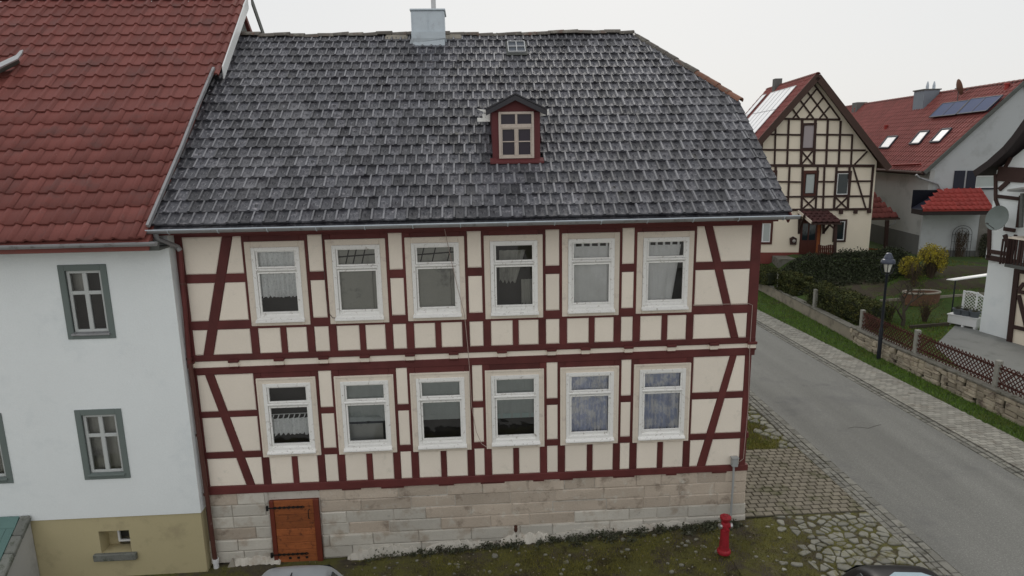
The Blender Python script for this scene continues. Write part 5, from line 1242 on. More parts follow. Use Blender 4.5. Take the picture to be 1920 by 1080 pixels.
mb = MB(); mb.bar(pt[3]+V((0, 0, .0)), pt[0]+V((0, 0, .0)), .05, .16, V((0, 0, 1))); mb.build('porch_verge', MT['surround'], porch)
for (x, y0, y1) in ((338, 800, 905), (468, 850, 905)):
    A_ = F2.at(*c2(x, y0), .06); B2_ = F2.at(*c2(x-2, y1), .06); mb = MB(); mb.bar(A_, B2_, .12, .1, F2.n); mb.bar(lerp(A_, B2_, .85), A_-F2.n*.9+V((0, 0, .05)), .09, .09, F2.e); mb.build('porch_bracket', MT['brownbeam'], h2)
A_, B2_ = F2.at(*c2(532, 842), o1_-.15), F2.at(*c2(526, 1036), o1_-.15); mb = MB(); mb.bar(A_, B2_-V((0, 0, .5)), .14, .14, F2.n); mb.bar(lerp(A_, B2_, .2), A_-F2.e*.55, .09, .09, F2.n); mb.build('porch_post', MT['brownbeam'], h2)
t = thing('picket_fence', 'short dark red picket fence under the porch roof', 'fence', F2.at(*c2(480, 1040), 1.2))
for k in range(14):
    x = 388+k*10.6; lo = k < 5; A_ = F2.at(*c2(x, 1010 if lo else 965+3*math.sin(k)), 1.2); B2_ = F2.at(*c2(x-1, 1046), 1.2); mb = MB(); mb.bar(A_, B2_-V((0, 0, .3)), .085, .03, F2.n); mb.build('picket', MT['browndoor'], t)
for y in (985, 1020):
    mb = MB(); mb.bar(F2.at(*c2(440, y), 1.17), F2.at(*c2(530, y), 1.17), .07, .03, F2.n); mb.build('rail', MT['browndoor'], t)
p = F2.at(*c2(306, 945), .1)
t = thing('mailbox', 'small dark pentagonal mailbox on the cream wall left of the porch', 'mailbox', p)
mb = MB(); mb.prism([F2.at(*c2(*q), .16) for q in ((291, 963), (322, 963), (325, 930), (307, 920), (289, 930))], F2.n*.14); mb.build('box', MT['brownbeam'], t)
mb = MB(); mb.lathe([(0, 0), (.09, 0), (.09, .02), (.05, .03), (0, .03)], F2.at(*c2(309, 943), .165), 12, -F2.n); mb.build('horn_badge', MT['letters'], t)
# red plinth band and step
mb = MB(); A_, B2_ = F2.uz(*c2(140, 1040))[1], F2.uz(*c2(700, 1018))[1]; mb.prism([F2.P(ul, P2.z-.6, .02), F2.P(.02, P2.z-.6, .02), F2.P(.02, P2.z+.06, .02), F2.P(ul, P2.z+.06, .02)], F2.n*.018); mb.build('plinth_band', MT['redband'], h2)
mb = MB(); q = F2.P(-4.2, P2.z-.3, 0); mb.prism([F2.P(-5.3, P2.z-.75, 1.3), F2.P(-3.6, P2.z-.75, 1.3), F2.P(-3.6, P2.z-.12, 1.3), F2.P(-5.3, P2.z-.12, 1.3)], F2.n*1.28); mb.build('entrance_step', MT['coping'], h2)
# roof
fr_ = .62
Ap = F2.at(1534, 138, fr_); Er = F2.at(1668, 312, fr_); uAp = (Ap-F2.p).dot(F2.e); uEr = (Er-F2.p).dot(F2.e); uEl = 2*uAp-uEr; RB2 = 9.8
mb = MB()
for uE in (uEr, uEl):
    mb.prism([F2.P(uAp, Ap.z, fr_-.02), F2.P(uE, Er.z, fr_-.02), F2.P(uE, Er.z-.14, fr_-.02), F2.P(uAp, Ap.z-.16, fr_-.02)], F2.n*RB2)
r2 = mb.build('roof', MT['bargeboard'], h2)
for uE in (uEr, uEl):
    mb = MB(); mb.bar(F2.P(uAp, Ap.z-.14, fr_), F2.P(uE, Er.z-.14, fr_), .34, .05, F2.n); mb.build('bargeboard', MT['bargeboard'], r2)
rt2 = red_tile(); rt2.materials.append(MT['redtile2'])
for q in range(len(rt2.polygons)): pass
esl = (F2.P(uAp, Ap.z, 0)-F2.P(uEl, Er.z, 0)); sll = esl.length; esl.normalize(); exl = -F2.n
rows2 = int(sll/.34)
tile_grid(rt2, MT['redtile2'], r2, F2.P(uEl, Er.z+.01, fr_-RB2), exl, esl, rows2, sll/rows2, .30, lambda s: 0, lambda s: RB2-.05, False, quota=0)
esr = (F2.P(uAp, Ap.z, 0)-F2.P(uEr, Er.z, 0)).normalized()
tile_grid(rt2, MT['redtile2'], r2, F2.P(uEr, Er.z+.01, fr_), F2.n, esr, rows2, sll/rows2, .30, lambda s: 0, lambda s: RB2-.05, False, quota=0)
for k in range(25):
    link('ridge_tile', hr, r2, None, frame(F2.P(uAp, Ap.z-.02, fr_-.02-k*.39), F2.e, F2.n, V((0, 0, 1))))
for x, y in ((1546, 226), (1652, 310)):
    pass
NL2 = exl.cross(esl)
def on_l2(px, py, up=.0): return hit(px, py, F2.P(uAp, Ap.z, 0)+NL2*up, NL2)
q = on_l2(1459, 166); mb = MB(); ct_ = hit(1459, 147, q, F2.n).z; mb.prism([q+F2.e*.22+V((0, 0, -.5)), q-F2.e*.22+V((0, 0, -.5)), V((q.x, q.y, ct_))-F2.e*.22, V((q.x, q.y, ct_))+F2.e*.22], F2.n*.55); mb.build('chimney', MT['dirtyplinth'], h2)
# solar panels on the left slope
O2 = F2.P(uEl, Er.z, fr_-RB2)
def l2(px, py): q = on_l2(px, py, .1)-O2; return q.dot(exl), q.dot(esl)
pa_, pb_, pc_ = l2(1494.5, 160.5), l2(1425, 187), l2(1403.5, 259)
xt1 = pa_[0]; st = pa_[1]-.02; pw, phh = 1.0, 1.66
k = 0
for r_ in range(4):
    for c_ in range(9):
        x1 = xt1-c_*(pw+.02); s1 = st-r_*(phh+.02)
        if s1-phh < .15 or x1-pw < .1 or c_ in (5,): continue
        k += 1
        mm = [O2+exl*(x1-a)+esl*(s1-b)+NL2*.10 for a, b in ((pw, phh), (0, phh), (0, 0), (pw, 0))]
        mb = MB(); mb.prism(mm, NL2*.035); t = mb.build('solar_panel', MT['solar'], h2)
        mb = MB()
        for i in range(4): mb.bar(mm[i]+NL2*.03, mm[(i+1) % 4]+NL2*.03, .035, .03, NL2)
        mb.build('frame', MT['alu'], t)
# lean-to roof and post right of the house
lt = thing('lean_to', 'small red tiled lean-to on a brown post between two houses', 'lean-to', F2.P(.8, P2.z, -1))
FL = Face(P2+F2.n*1.0, 9)
L0, L1, L2_ = FL.at(*c2(714, 822)), FL.at(*c2(872, 818)), hit(*c2(722, 683), P2+F2.n*2.6, F2.n)
nl = (L1-L0).cross(L2_-L0).normalized(); mb = MB(); mb.prism([L0-V((0, 0, .05)), L1-V((0, 0, .05)), L2_-V((0, 0, .05))], nl*-.1); lr = mb.build('roof', MT['fascia'], lt)
el = (L1-L0).normalized(); sl3 = nl.cross(el); hgt = (L2_-L0).dot(sl3)
tile_grid(rt2, MT['redtile2'], lr, L0, el, sl3, 5, hgt/5, .29, lambda s: 0, lambda s: lerp((L1-L0).length, (L2_-L0).dot(el)+.1, s/hgt), False)
mb = MB(); mb.bar(FL.at(*c2(806, 832), -.1), FL.at(*c2(796, 990), -.1)-V((0, 0, .3)), .17, .17, F2.n); mb.build('post', MT['brownbeam'], lt)
mb = MB(); mb.bar(FL.at(*c2(712, 828), 0), FL.at(*c2(872, 824), 0), .1, .1, F2.n); mb.build('gutter', MT['bargeboard'], lt)
mb = MB(); mb.tube([FL.at(*c2(850, 830)), FL.at(*c2(845, 848)), FL.at(*c2(815, 862), -.1)], .035, 6); mb.build('downpipe', MT['gutter'], lt)
t = thing('board_fence', 'orange brown board fence below the lean-to', 'fence', FL.at(1660, 480))
for k in range(12):
    x = 1629+k*4.9; mb = MB(); A_ = FL.at(x, 465+k*.5, -.5+k*.02); B2_ = FL.at(x-.6, 491, -.5+k*.02); mb.bar(A_, B2_-V((0, 0, .4)), .145, .03, F2.n); mb.build('board', MT['orangefence'], t)
t = thing('fence_post', 'slim dark green post behind the forsythia', 'post', FL.at(1696, 470, -.5)); mb = MB(); A_ = FL.at(1697, 431, -.5); mb.tube([A_, FL.at(1694.5, 475, -.5)-V((0, 0, .4))], .06, 8); mb.build('shaft', mat('dark green paint', (.03, .045, .035), .6, .1, 4, bump=0), t)

# ================================================================ LONG RED-ROOFED HOUSE BEHIND
P3 = depth_pt(1735, 322, 36); F3 = Face(P3, 8)
c4 = lambda x, y: (1600+x/2.842, 120+y/2.842)
h3 = thing('long_house', 'long pale grey house with faded red roof, skylights and a grey chimney', 'house', F3.P(5, 2))
A3 = F3.at(1923, 151, .15); uA = (A3-F3.p).dot(F3.e); LB = 30.; B3z = 1.6
mb = MB(); ez3 = P3.z+.1
mb.prism([F3.P(.25, B3z), F3.P(2*uA-.25, B3z), F3.P(2*uA-.25, ez3), F3.P(uA, A3.z-.25), F3.P(.25, ez3)], F3.n*.3); mb.build('gable_wall', MT['greyrender'], h3)
mb = MB(); mb.prism([F3.P(.248, B3z, 0.002), F3.P(.248, B3z, -LB), F3.P(.248, ez3-.02, -LB), F3.P(.248, ez3-.02, 0.002)], F3.e*.25); mb.build('wall', MT['greyrender2'], h3)
zpl = F3.uz(1722, 443)[1]
mb = MB(); mb.prism([F3.P(.225, B3z-.3, -.0), F3.P(.225, B3z-.3, -LB), F3.P(.225, zpl, -LB), F3.P(.225, zpl, -.0)], F3.e*.02); mb.build('plinth', MT['dirtyplinth'], h3)
E0 = F3.P(-.1, P3.z, .15); es3 = (F3.P(uA, A3.z, .15)-E0); sl3_ = es3.length; es3.normalize(); ex3 = -F3.n; N3 = ex3.cross(es3)
mb = MB(); mb.prism([F3.P(uA, A3.z-.03, .15), F3.P(-.1, P3.z-.03, .15), F3.P(-.1, P3.z-.2, .15), F3.P(uA, A3.z-.23, .15)], F3.n*LB); mb.prism([F3.P(uA, A3.z-.03, .15), F3.P(2*uA+.1, P3.z-.03, .15), F3.P(2*uA+.1, P3.z-.2, .15), F3.P(uA, A3.z-.23, .15)], F3.n*LB); r3 = mb.build('roof', MT['fascia'], h3)
O3 = F3.P(-.1, P3.z, .15-LB); rows3 = int(sl3_/.35)
tile_grid(rt2, MT['redtile2'], r3, O3, ex3, es3, rows3, sl3_/rows3, .31, lambda s: 0, lambda s: LB-.1, False, quota=0)
for k in range(60): link('ridge_tile', hr, r3, None, frame(F3.P(uA, A3.z, .12-k*.42), F3.e, F3.n, V((0, 0, 1))))
mb = MB(); mb.bar(E0+V((0, 0, -.06)), F3.P(uA, A3.z-.06, .15), .2, .05, F3.n); mb.build('verge_board', MT['soffit'], r3)
mb = MB(); mb.tube([F3.P(-.2, P3.z-.06, .1), F3.P(-.2, P3.z-.06, -LB)], .075, 8); mb.build('gutter', MT['bargeboard'], h3)
mb = MB(); pts = [F3.at(*c4(335, 590), .1), F3.at(*c4(350, 605), .1), F3.at(*c4(450, 640), .12), F3.at(*c4(462, 660), .12), F3.at(*c4(478, 675), .2)]; mb.tube(pts, .06, 8); mb.build('downpipe', MT['gutter'], h3, smooth=True)
def on3(x, y, up=0.): return hit(*c4(x, y), F3.P(uA, A3.z, 0)+N3*up, N3)
for (bl, br, trr, tl) in (((140, 450), (190, 450), (240, 388), (186, 391)), ((302, 430), (352, 428), (408, 360), (358, 364)), ((412, 420), (462, 418), (527, 347), (475, 352))):
    q = [on3(*p_, .06) for p_ in (bl, br, trr, tl)]; mb = MB(); mb.prism(q, N3*.05); sk = mb.build('skylight', MT['alu'], h3)
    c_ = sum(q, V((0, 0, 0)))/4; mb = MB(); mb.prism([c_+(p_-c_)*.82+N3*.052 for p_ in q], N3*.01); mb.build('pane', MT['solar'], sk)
    mb = MB()
    for i in range(4): mb.bar(q[i]+N3*.06, q[(i+1) % 4]+N3*.06, .09, .07, N3)
    mb.build('frame', MT['navy'], sk)
for i, pts in enumerate((((407, 287), (548, 272), (622, 196), (480, 214)), ((556, 270), (712, 252), (800, 170), (632, 190)))):
    q = [on3(*p_, .16) for p_ in pts]
    mb = MB(); mb.prism(q, N3*.06); t = mb.build('solar_collector', MT['solardark'], h3); mb = MB()
    for k in range(4): mb.bar(q[k]+N3*.05, q[(k+1) % 4]+N3*.05, .06, .05, N3)
    mb.bar(lerp(q[0], q[1], .5)+N3*.062, lerp(q[3], q[2], .5)+N3*.062, .04, .02, N3); mb.build('frame', MT['navy'], t)
q = on3(412, 205); cw = .95; tz = hit(*c4(412, 138), q, F3.n).z
mb = MB(); mb.prism([q-F3.e*.45+V((0, 0, -.7)), q+F3.e*.5+V((0, 0, -.7)), V((q.x, q.y, tz))+F3.e*.5, V((q.x, q.y, tz))-F3.e*.45], F3.n*1.3); ch3 = mb.build('chimney', mat('blue grey slate cladding', (.22, .26, .30), .7, .12, 2, bump=.1), h3)
mb = MB(); a_ = V((q.x, q.y, tz)); mb.prism([a_-F3.e*.52-F3.n*.05, a_+F3.e*.57-F3.n*.05, a_+F3.e*.57+F3.n*1.35, a_-F3.e*.52+F3.n*1.35], (0, 0, .07)); mb.build('cap', MT['soffit'], ch3)
for k in (.35, .75):
    mb = MB(); mb.lathe([(.09, 0), (.09, .25), (.03, .5), (0, .5)], a_+F3.e*(-.4+k)+F3.n*.5+V((0, 0, .06)), 8); mb.build('chimney_pot', MT['zinc'], ch3)
q = on3(45, 232); tz = hit(*c4(45, 203), q, F3.n).z; mb = MB(); mb.prism([q-F3.e*.4+V((0, 0, -.8)), q+F3.e*.4+V((0, 0, -.8)), V((q.x, q.y, tz))+F3.e*.4, V((q.x, q.y, tz))-F3.e*.4], F3.n*.9); mb.build('chimney', MT['dirtyplinth'], h3)
for x, y in ((350, 207), (172, 350), (815, 135), (12, 255)):
    q = on3(x, y, .0); mb = MB(); mb.lathe([(.12, -.1), (.11, .22), (.15, .25), (.13, .32), (0, .34)], q, 10); mb.build('roof_vent', MT['redtile3'], h3)
for k in range(9):
    a_ = on3(215+k*17, 548-k*.6, .0); b_ = on3(215+k*17+16, 548-k*.6, .0)
    mb = MB(); mb.bar(a_+N3*.14, b_+N3*.14, .12, .03, N3.cross(ex3)); mb.build('snow_guard', MT['redtile3'], h3)
def dish(name, label, c, aim, dia, base, m):
    t = thing(name, label, 'satellite dish', base); aim = aim.normalized(); r_ = dia/2
    mb = MB(); mb.lathe([(0, 0), (r_*.5, .035*dia), (r_*.8, .09*dia), (r_, .14*dia), (r_, .155*dia), (r_*.8, .11*dia), (r_*.5, .055*dia), (0, .02*dia)], c, 22, aim); mb.build('reflector', MT[m], t, smooth=True)
    mb = MB(); f_ = c+aim*dia*.62-V((0, 0, dia*.30)); mb.tube([c-V((0, 0, r_*.95))+aim*.1*dia, f_], .014, 6); mb.tube([f_-aim*.0, f_-aim*.09], .03, 8); mb.build('feed_arm', MT['soffit'], t)
    mb = MB(); mb.tube([c-aim*.02, c-aim*.12, V((base.x, base.y, c.z-.1)), base], .022, 8); mb.build('mast', MT['soffit'], t)
q = on3(553, 205); c_ = hit(*c4(553, 127), q, F3.n)
dish('satellite_dish', 'rusty red satellite dish on a pole above the long red roof', c_, V((1, -.35, .3)), .95, q-V((0, 0, .05)), 'terracotta')
# windows with navy shutters on its gable
cz = lambda x, y: (1800+x/4.5, 220+y/4.5)
for x0, x1 in ((-45, 25), (62, 122)):
    A_, B2_ = F3.uz(*cz(x0, 450)), F3.uz(*cz(x1, 602)); mb = MB(); mb.prism([F3.P(A_[0], B2_[1], .05), F3.P(B2_[0], B2_[1], .05), F3.P(B2_[0], A_[1], .05), F3.P(A_[0], A_[1], .05)], F3.n*.05); s_ = mb.build('shutter', MT['navy'], h3)
win2(120, 480, 312, 606, 'navy', 'white', .08, 'paleblind', face=F3, conv=cz, parent=h3)
# annex with bright red roof
FA = Face(F3.p-F3.n*.16, 8)
an = thing('annex', 'low grey wall with bright red hipped tile canopy and dark fascia before the long house', 'annex', FA.P(2, 2))
au0, au1 = FA.uz(1727, 440)[0], FA.uz(1862, 440)[0]; azt = FA.uz(1790, 403)[1]
mb = MB(); mb.prism([FA.P(au0, 1.2), FA.P(au1-.8, 1.2), FA.P(au1-.8, azt), FA.P(au0, azt)], FA.n*.15); mb.build('wall', MT['greyrender'], an)
mb = MB(); mb.prism([FA.P(au1-.8, 1.2, .012), FA.P(au1+.1, 1.2, .012), FA.P(au1+.1, azt, .012), FA.P(au1-.8, azt, .012)], FA.n*.16); mb.build('crumbling_corner', MT['crumble'], an)
mb = MB(); mb.prism([FA.P(au0, 1.2, .03), FA.P(au1-.802, 1.2, .03), FA.P(au1-.802, FA.uz(1790, 470)[1], .03), FA.P(au0, FA.uz(1790, 468)[1], .03)], FA.n*.028); mb.build('plinth', MT['dirtyplinth'], an)
oc = 1.15
f0, f1 = FA.at(*c4(366, 797), oc), FA.at(*c4(742, 813), oc); f0.z = f1.z = (f0.z+f1.z)/2; zf_ = (FA.at(*c4(366, 772), oc).z+FA.at(*c4(742, 783), oc).z)/2
U0, U1 = (f0-FA.p).dot(FA.e), (f1-FA.p).dot(FA.e)
mb = MB(); mb.prism([FA.P(U0, f0.z, oc), FA.P(U1, f0.z, oc), FA.P(U1, zf_, oc), FA.P(U0, zf_, oc)], FA.n*(oc-.01)); mb.build('fascia', MT['fascia'], an)
rt3 = red_tile(); rt3.materials.append(MT['redtile3'])
ra0 = FA.at(*c4(476, 669), .0); ra1 = FA.at(*c4(682, 671), .0); ra0.z = ra1.z = (ra0.z+ra1.z)/2; V0, V1 = (ra0-FA.p).dot(FA.e), (ra1-FA.p).dot(FA.e)
a_, b_, c_, d_ = FA.P(U0, zf_, oc+.05), FA.P(U1, zf_, oc+.05), FA.P(V1, ra0.z, -.0), FA.P(V0, ra0.z, -.0); e_ = FA.P(U1+.02, zf_, -.3)
mb = MB(); mb.prism([a_, b_, c_, d_], (0, 0, -.06)); mb.prism([b_+V((0, 0, -.01)), e_+V((0, 0, -.01)), c_+V((0, 0, -.01))], (0, 0, -.06)); ar = mb.build('roof', MT['redtile3'], an)
esa = (d_-a_)-FA.e*(d_-a_).dot(FA.e); sla = esa.length; esa.normalize()
tile_grid(rt3, MT['redtile3'], ar, a_, FA.e, esa, 5, sla/5, .30, lambda s: lerp(0, V0-U0, s/sla), lambda s: lerp(U1-U0, V1-U0, s/sla), False)
mb = MB(); mb.prism([FA.P(U0+.02, zf_, oc-.05), FA.P(V0, ra0.z, .01), FA.P(U0+.02, ra0.z+.02, .01), FA.P(U0+.02, zf_, .01)], -FA.e*.04); mb.build('roof_end', MT['navy'], an)
# metal trellis arch with a bare climber
q0, q1 = FA.at(*c4(516, 1005), .12), FA.at(*c4(620, 1005), .12); zt3 = FA.at(*c4(570, 905), .12).z
t = thing('trellis_arch', 'thin metal trellis arch with bare climber on the grey annex wall', 'trellis', (q0+q1)/2)
mb = MB(); arch = lambda k: [lerp(q0, q1, .5)+FA.e*(math.cos(math.pi-math.pi*i/12)*(q1-q0).length/2*k)+V((0, 0, zt3-q0.z+math.sin(math.pi*i/12)*.45*k)) for i in range(13)]
for k in (1, .7, .35): A_ = arch(k); mb.tube([V((A_[0].x, A_[0].y, q0.z-.3))]+A_+[V((A_[-1].x, A_[-1].y, q0.z-.3))], .012, 5)
for zz in (.2, .6, 1.0): mb.tube([q0+V((0, 0, zz)), q1+V((0, 0, zz))], .009, 5)
mb.build('frame', MT['iron'], t)
gr_ = random.Random(3); mb = MB()
for k in range(34):
    p_ = lerp(q0, q1, gr_.uniform(.3, .7))+V((0, 0, -.3)); pts = [p_]
    for i in range(7): pts.append(pts[-1]+FA.e*gr_.uniform(-.11, .11)+V((0, 0, gr_.uniform(.1, .3)))-FA.n*gr_.uniform(-.02, .03))
    mb.tube(pts, .010, 4)
mb.build('climber', MT['twig'], t)

# ================================================================ TIMBERED HOUSE AT THE RIGHT EDGE
B1_, B2_ = fz(1835.6, 619, .5), fz(1888.9, 634.5, .5); d4 = (B2_-B1_); d4.z = 0; d4.normalize()
F4 = Face(B1_, 0); F4.e = d4; F4.n = V((-d4.y, d4.x, 0)); 
if F4.n.dot(ray(1860, 560)) < 0: F4.n = -F4.n
h4 = thing('corner_house', 'white half timbered house with balcony cut by the right edge', 'house', F4.P(2, .4))
cA = lambda x, y: (1800+x/4.5, 220+y/4.5); cB = lambda x, y: (1800+x/4.5, 440+y/4.5)
zj = F4.uz(*cB(232, 200))[1]; zr = F4.uz(*cA(320, 470))[1]; U4 = 9.
mb = MB(); mb.prism([F4.P(0.02, .2), F4.P(U4, .2), F4.P(U4, zj), F4.P(0.02, zj)], F4.n*7); mb.build('wall', MT['whitewall'], h4)
uu = F4.uz(*cB(262, 60))[0]
mb = MB(); mb.prism([F4.P(uu-.1, zj, .06), F4.P(U4, zj, .06), F4.P(U4, zr+4.2, .06), F4.P(U4*.55, zr+4.2, .06), F4.P(uu-.1, zr+.1, .06)], F4.n*7); mb.build('upper_wall', MT['whitewall'], h4)
def bar4(conv, a, b, w_, out=.09, m='brownbeam', name='beam'):
    A_, B_ = F4.at(*conv(*a), out), F4.at(*conv(*b), out); mb = MB(); mb.bar(A_, B_, w_, .06, F4.n); return mb.build(name, MT[m], h4)
bar4(cB, (245, 140), (430, 168), .15); bar4(cB, (222, 190), (470, 232), .2); bar4(cB, (252, -120), (243, 195), .14); bar4(cB, (378, 0), (428, 150), .16, name='brace'); bar4(cB, (470, 0), (440, 160), .1)
bar4(cA, (310, 665), (520, 690), .13); bar4(cA, (300, 690), (322, 750), .12, name='brace'); bar4(cA, (370, 940), (465, 955), .14); bar4(cA, (515, 660), (485, 930), .12); bar4(cA, (320, 475), (545, 490), .55, .1); bar4(cA, (300, 480), (300, 700), .12, .1)
bar4(cA, (330, 610), (410, 540), .16, .095, name='brace'); bar4(cA, (430, 340), (370, 440), .12, .09, name='brace')
for k in range(5):
    A_ = F4.P(uu+1.6+k*1.1, zj+.1, .09); mb = MB(); mb.bar(A_, A_+V((0, 0, zr-zj)), .15, .06, F4.n); mb.build('beam', MT['brownbeam'], h4)
# projecting timbered bay with its plinth
ob = .22
def at4(x, y): return F4.at(*cB(x, y), ob)
ub0 = (at4(490, 300)-F4.p).dot(F4.e); ub1 = (at4(400, 960)-F4.p).dot(F4.e); ub = (ub0+ub1)/2
mb = MB(); zb4 = at4(400, 965).z; zt4 = at4(490, 285).z; mb.prism([F4.P(ub, zb4, ob-.04), F4.P(U4, zb4, ob-.04), F4.P(U4, zt4, ob-.04), F4.P(ub, zt4, ob-.04)], F4.n*(ob-.06)); mb.build('bay_wall', MT['h2cream'], h4)
def bay(a, b, w_, name='beam'): A_, B_ = at4(*a), at4(*b); mb = MB(); mb.bar(A_, B_, w_, .06, F4.n); mb.build(name, MT['brownbeam'], h4)
bay((482, 290), (408, 965), .2); bay((495, 480), (600, 500), .14); bay((445, 775), (600, 812), .14); bay((495, 510), (560, 780), .14, 'brace'); bay((415, 965), (600, 1012), .2); bay((490, 290), (640, 310), .3); bay((495, 465), (540, 410), .12, 'brace')
mb = MB(); mb.prism([F4.P(ub-.12, .2, ob+.14), F4.P(U4, .2, ob+.14), F4.P(U4, zb4-.02, ob+.14), F4.P(ub-.12, zb4-.02, ob+.14)], F4.n*(ob+.1)); mb.build('plinth', MT['coping'], h4)
# roof with flared dark verge
V4 = [F4.at(*cA(*p_), .55) for p_ in ((128, 455), (250, 370), (390, 245), (470, 150), (545, 45))]; ext = V4[-1]+(V4[-1]-V4[-2]).normalized()*2.5; V4.append(ext)
mb = MB()
for a_, b_ in zip(V4, V4[1:]): mb.prism([a_, b_, b_-V((0, 0, .18)), a_-V((0, 0, .18))], F4.n*8.5)
r4 = mb.build('roof', MT['fascia'], h4)
for a_, b_ in zip(V4, V4[1:]):
    mb = MB(); mb.bar(a_-V((0, 0, .1))-F4.n*.02, b_-V((0, 0, .1))-F4.n*.02, .26, .05, F4.n); mb.build('bargeboard', MT['fascia'], r4)
# balcony
bo = .75
bt = [F4.at(*cB(400, 235), .3), F4.at(*cB(560, 262), .3)]
b0 = F4.uz(*cB(470, 235))[0]+.30; zb5 = F4.uz(*cB(500, 228))[1]
mb = MB(); mb.prism([F4.P(b0, zb5-.12, .1), F4.P(U4, zb5-.12, .1), F4.P(U4, zb5, .1), F4.P(b0, zb5, .1)], -F4.n*bo); bal = mb.build('balcony', MT['soffit'], h4)
for k in range(16):
    A_ = F4.P(b0+.06+k*.13, zb5, .1+bo-.06); mb = MB(); mb.bar(A_, A_+V((0, 0, .95)), .07, .03, F4.n); mb.build('baluster', MT['brownbeam'], bal)
    if k < 8: A_ = F4.P(b0+.04, zb5, .2+k*.13); mb = MB(); mb.bar(A_, A_+V((0, 0, .95)), .03, .07, F4.n); mb.build('baluster', MT['brownbeam'], bal)
mb = MB(); mb.bar(F4.P(b0, zb5+.98, .1+bo-.06), F4.P(b0+2.2, zb5+.98, .1+bo-.06), .07, .09, F4.n); mb.bar(F4.P(b0+.04, zb5+.98, .1), F4.P(b0+.04, zb5+.98, .1+bo), .07, .09, F4.e); mb.build('handrail', MT['surround'], bal)
A_ = F4.at(*cA(528, 640), .9); mb = MB(); mb.bar(A_, F4.at(*cA(515, 930), .9), .10, .10, F4.n); mb.build('balcony_post', MT['soffit'], bal)
mb = MB(); a_, b_ = F4.at(*cA(395, 625), .25), F4.at(*cA(560, 600), 1.3); mb.prism([a_, a_+F4.e*3, b_+F4.e*3, b_], (0, 0, .07)); mb.build('balcony_roof', MT['alu'], bal)
dc = F4.at(*cA(335, 855), .75); dish('satellite_dish', 'large grey green satellite dish on the wall of the house at the right edge', dc, V((-.95, -.12, .22)), .95, F4.at(*cA(375, 935), .05), 'dish')

# ================================================================ GARDEN
pts = [ground(1752, 650), ground(1798, 603), ground(1838, 618)]
mb = MB(); xs_ = [(wx(3)+.4, -6), (26.5, -6), (F4.P(9, 0).x+1, F4.P(9, 0).y), (B1_.x+.1, B1_.y), (pts[1].x, pts[1].y), (pts[0].x, pts[0].y), (wx(6)+.4, 6.)]
mb.prism([(x, y, .462) for x, y in xs_], (0, 0, -.05)); mb.build('patio', MT['patio'], None, kind='structure')
def bush(name, label, cat, c, rx, ry, rz, m, n, size, stems=0, group=None, box=False, stem_m='twig', seed=0, shell=.55, part='foliage'):
    t = thing(name, label, cat, c, group); g = np.random.default_rng(seed+int(abs(c[0])*10)); P = []
    while len(P) < n:
        q = g.uniform(-1, 1, 3)
        if box:
            r_ = max(abs(q[0]), abs(q[1]), abs(q[2]))
        else: r_ = math.sqrt((q**2).sum())
        nv = NZ.noise(V(tuple(q*1.9+seed)))
        if r_ > .92+.16*nv or r_ < shell*g.uniform(.6, 1.1): continue
        if NZ.noise(V(tuple(q*3.3+seed+5))) < (-.42 if box else -.25): continue
        P.append((q[0]*rx, q[1]*ry, q[2]*rz+rz))
    return t, P
def hedge(label, pa, pb, wd, ht, n, seed):
    pa, pb = V(pa), V(pb); d = pb-pa; L_ = d.length; d.normalize(); sx = V((d.y, -d.x, 0)); c = (pa+pb)/2
    t, P = bush('hedge', label, 'hedge', c, L_/2, wd/2, ht/2, 'hedge', n, .05, box=True, seed=seed, shell=.72, group='hedges behind the garden wall')
    Q = [tuple(c+d*p_[0]+sx*p_[1]+V((0, 0, p_[2]-.05))) for p_ in P]
    leaves('foliage', Q, MT['hedge'], .045, t)
    mb = MB(); q_ = .24; a_ = c-d*(L_/2-q_)-sx*(wd/2-q_); mb.prism([a_, a_+d*(L_-2*q_), a_+d*(L_-2*q_)+sx*(wd-2*q_), a_+sx*(wd-2*q_)], (0, 0, ht-.3)); mb.build('branches', MT['ivy'], t, bevel=.1)
def near_wall(px, py, off):
    q = wall_y(px, py); return V((wx(q.y)+off, q.y, h(wx(q.y)+off, q.y)))
w1, w2 = wall_y(1500, 548), wall_y(1650, 625)
hC0, hC1 = wall_y(1535, 575).y, wall_y(1600, 607).y
hedge('long boxy clipped hedge behind the buff wall, between second and third post', (22.0, hC0+1.6, h(22, hC0)), (22.4, hC1-.3, h(22.4, hC1)), 1.25, 1.15, 15000, 2)
hedge('rounded hedge clump between the two far concrete posts', (22.0, wall_y(1475, 545).y+1.0, h(22, 18)), (22.1, wall_y(1512, 562).y+1.3, h(22.1, 16)), 1.1, 1.05, 9500, 3)
hedge('dark hedge at the far end of the wall beside the first concrete post', (21.9, 25.5, h(22, 25)-.4), (21.8, wall_y(1466, 542).y+.9, h(22, 19)-.1), 1.2, 1.0, 9500, 4)
# ivy bank below the gabled house
IV = []
gv = np.random.default_rng(8)
while len(IV) < 22000:
    x, y = gv.uniform(21.8, 28.0), gv.uniform(16.2, 22.6)
    yl = 21.9-.16*(x-22); 
    if y > yl or y < yl-3.4+.5*nz(x, y, .8): continue
    b_ = .55*math.exp(-((yl-1.1-y)/.9)**2)*(1+.4*nz(x, y, 1.2))
    IV.append((x, y, h(x, y)+b_+.12*abs(gv.normal())))
leaves('ivy_ground_cover', IV, MT['ivy'], .052, kind='stuff')
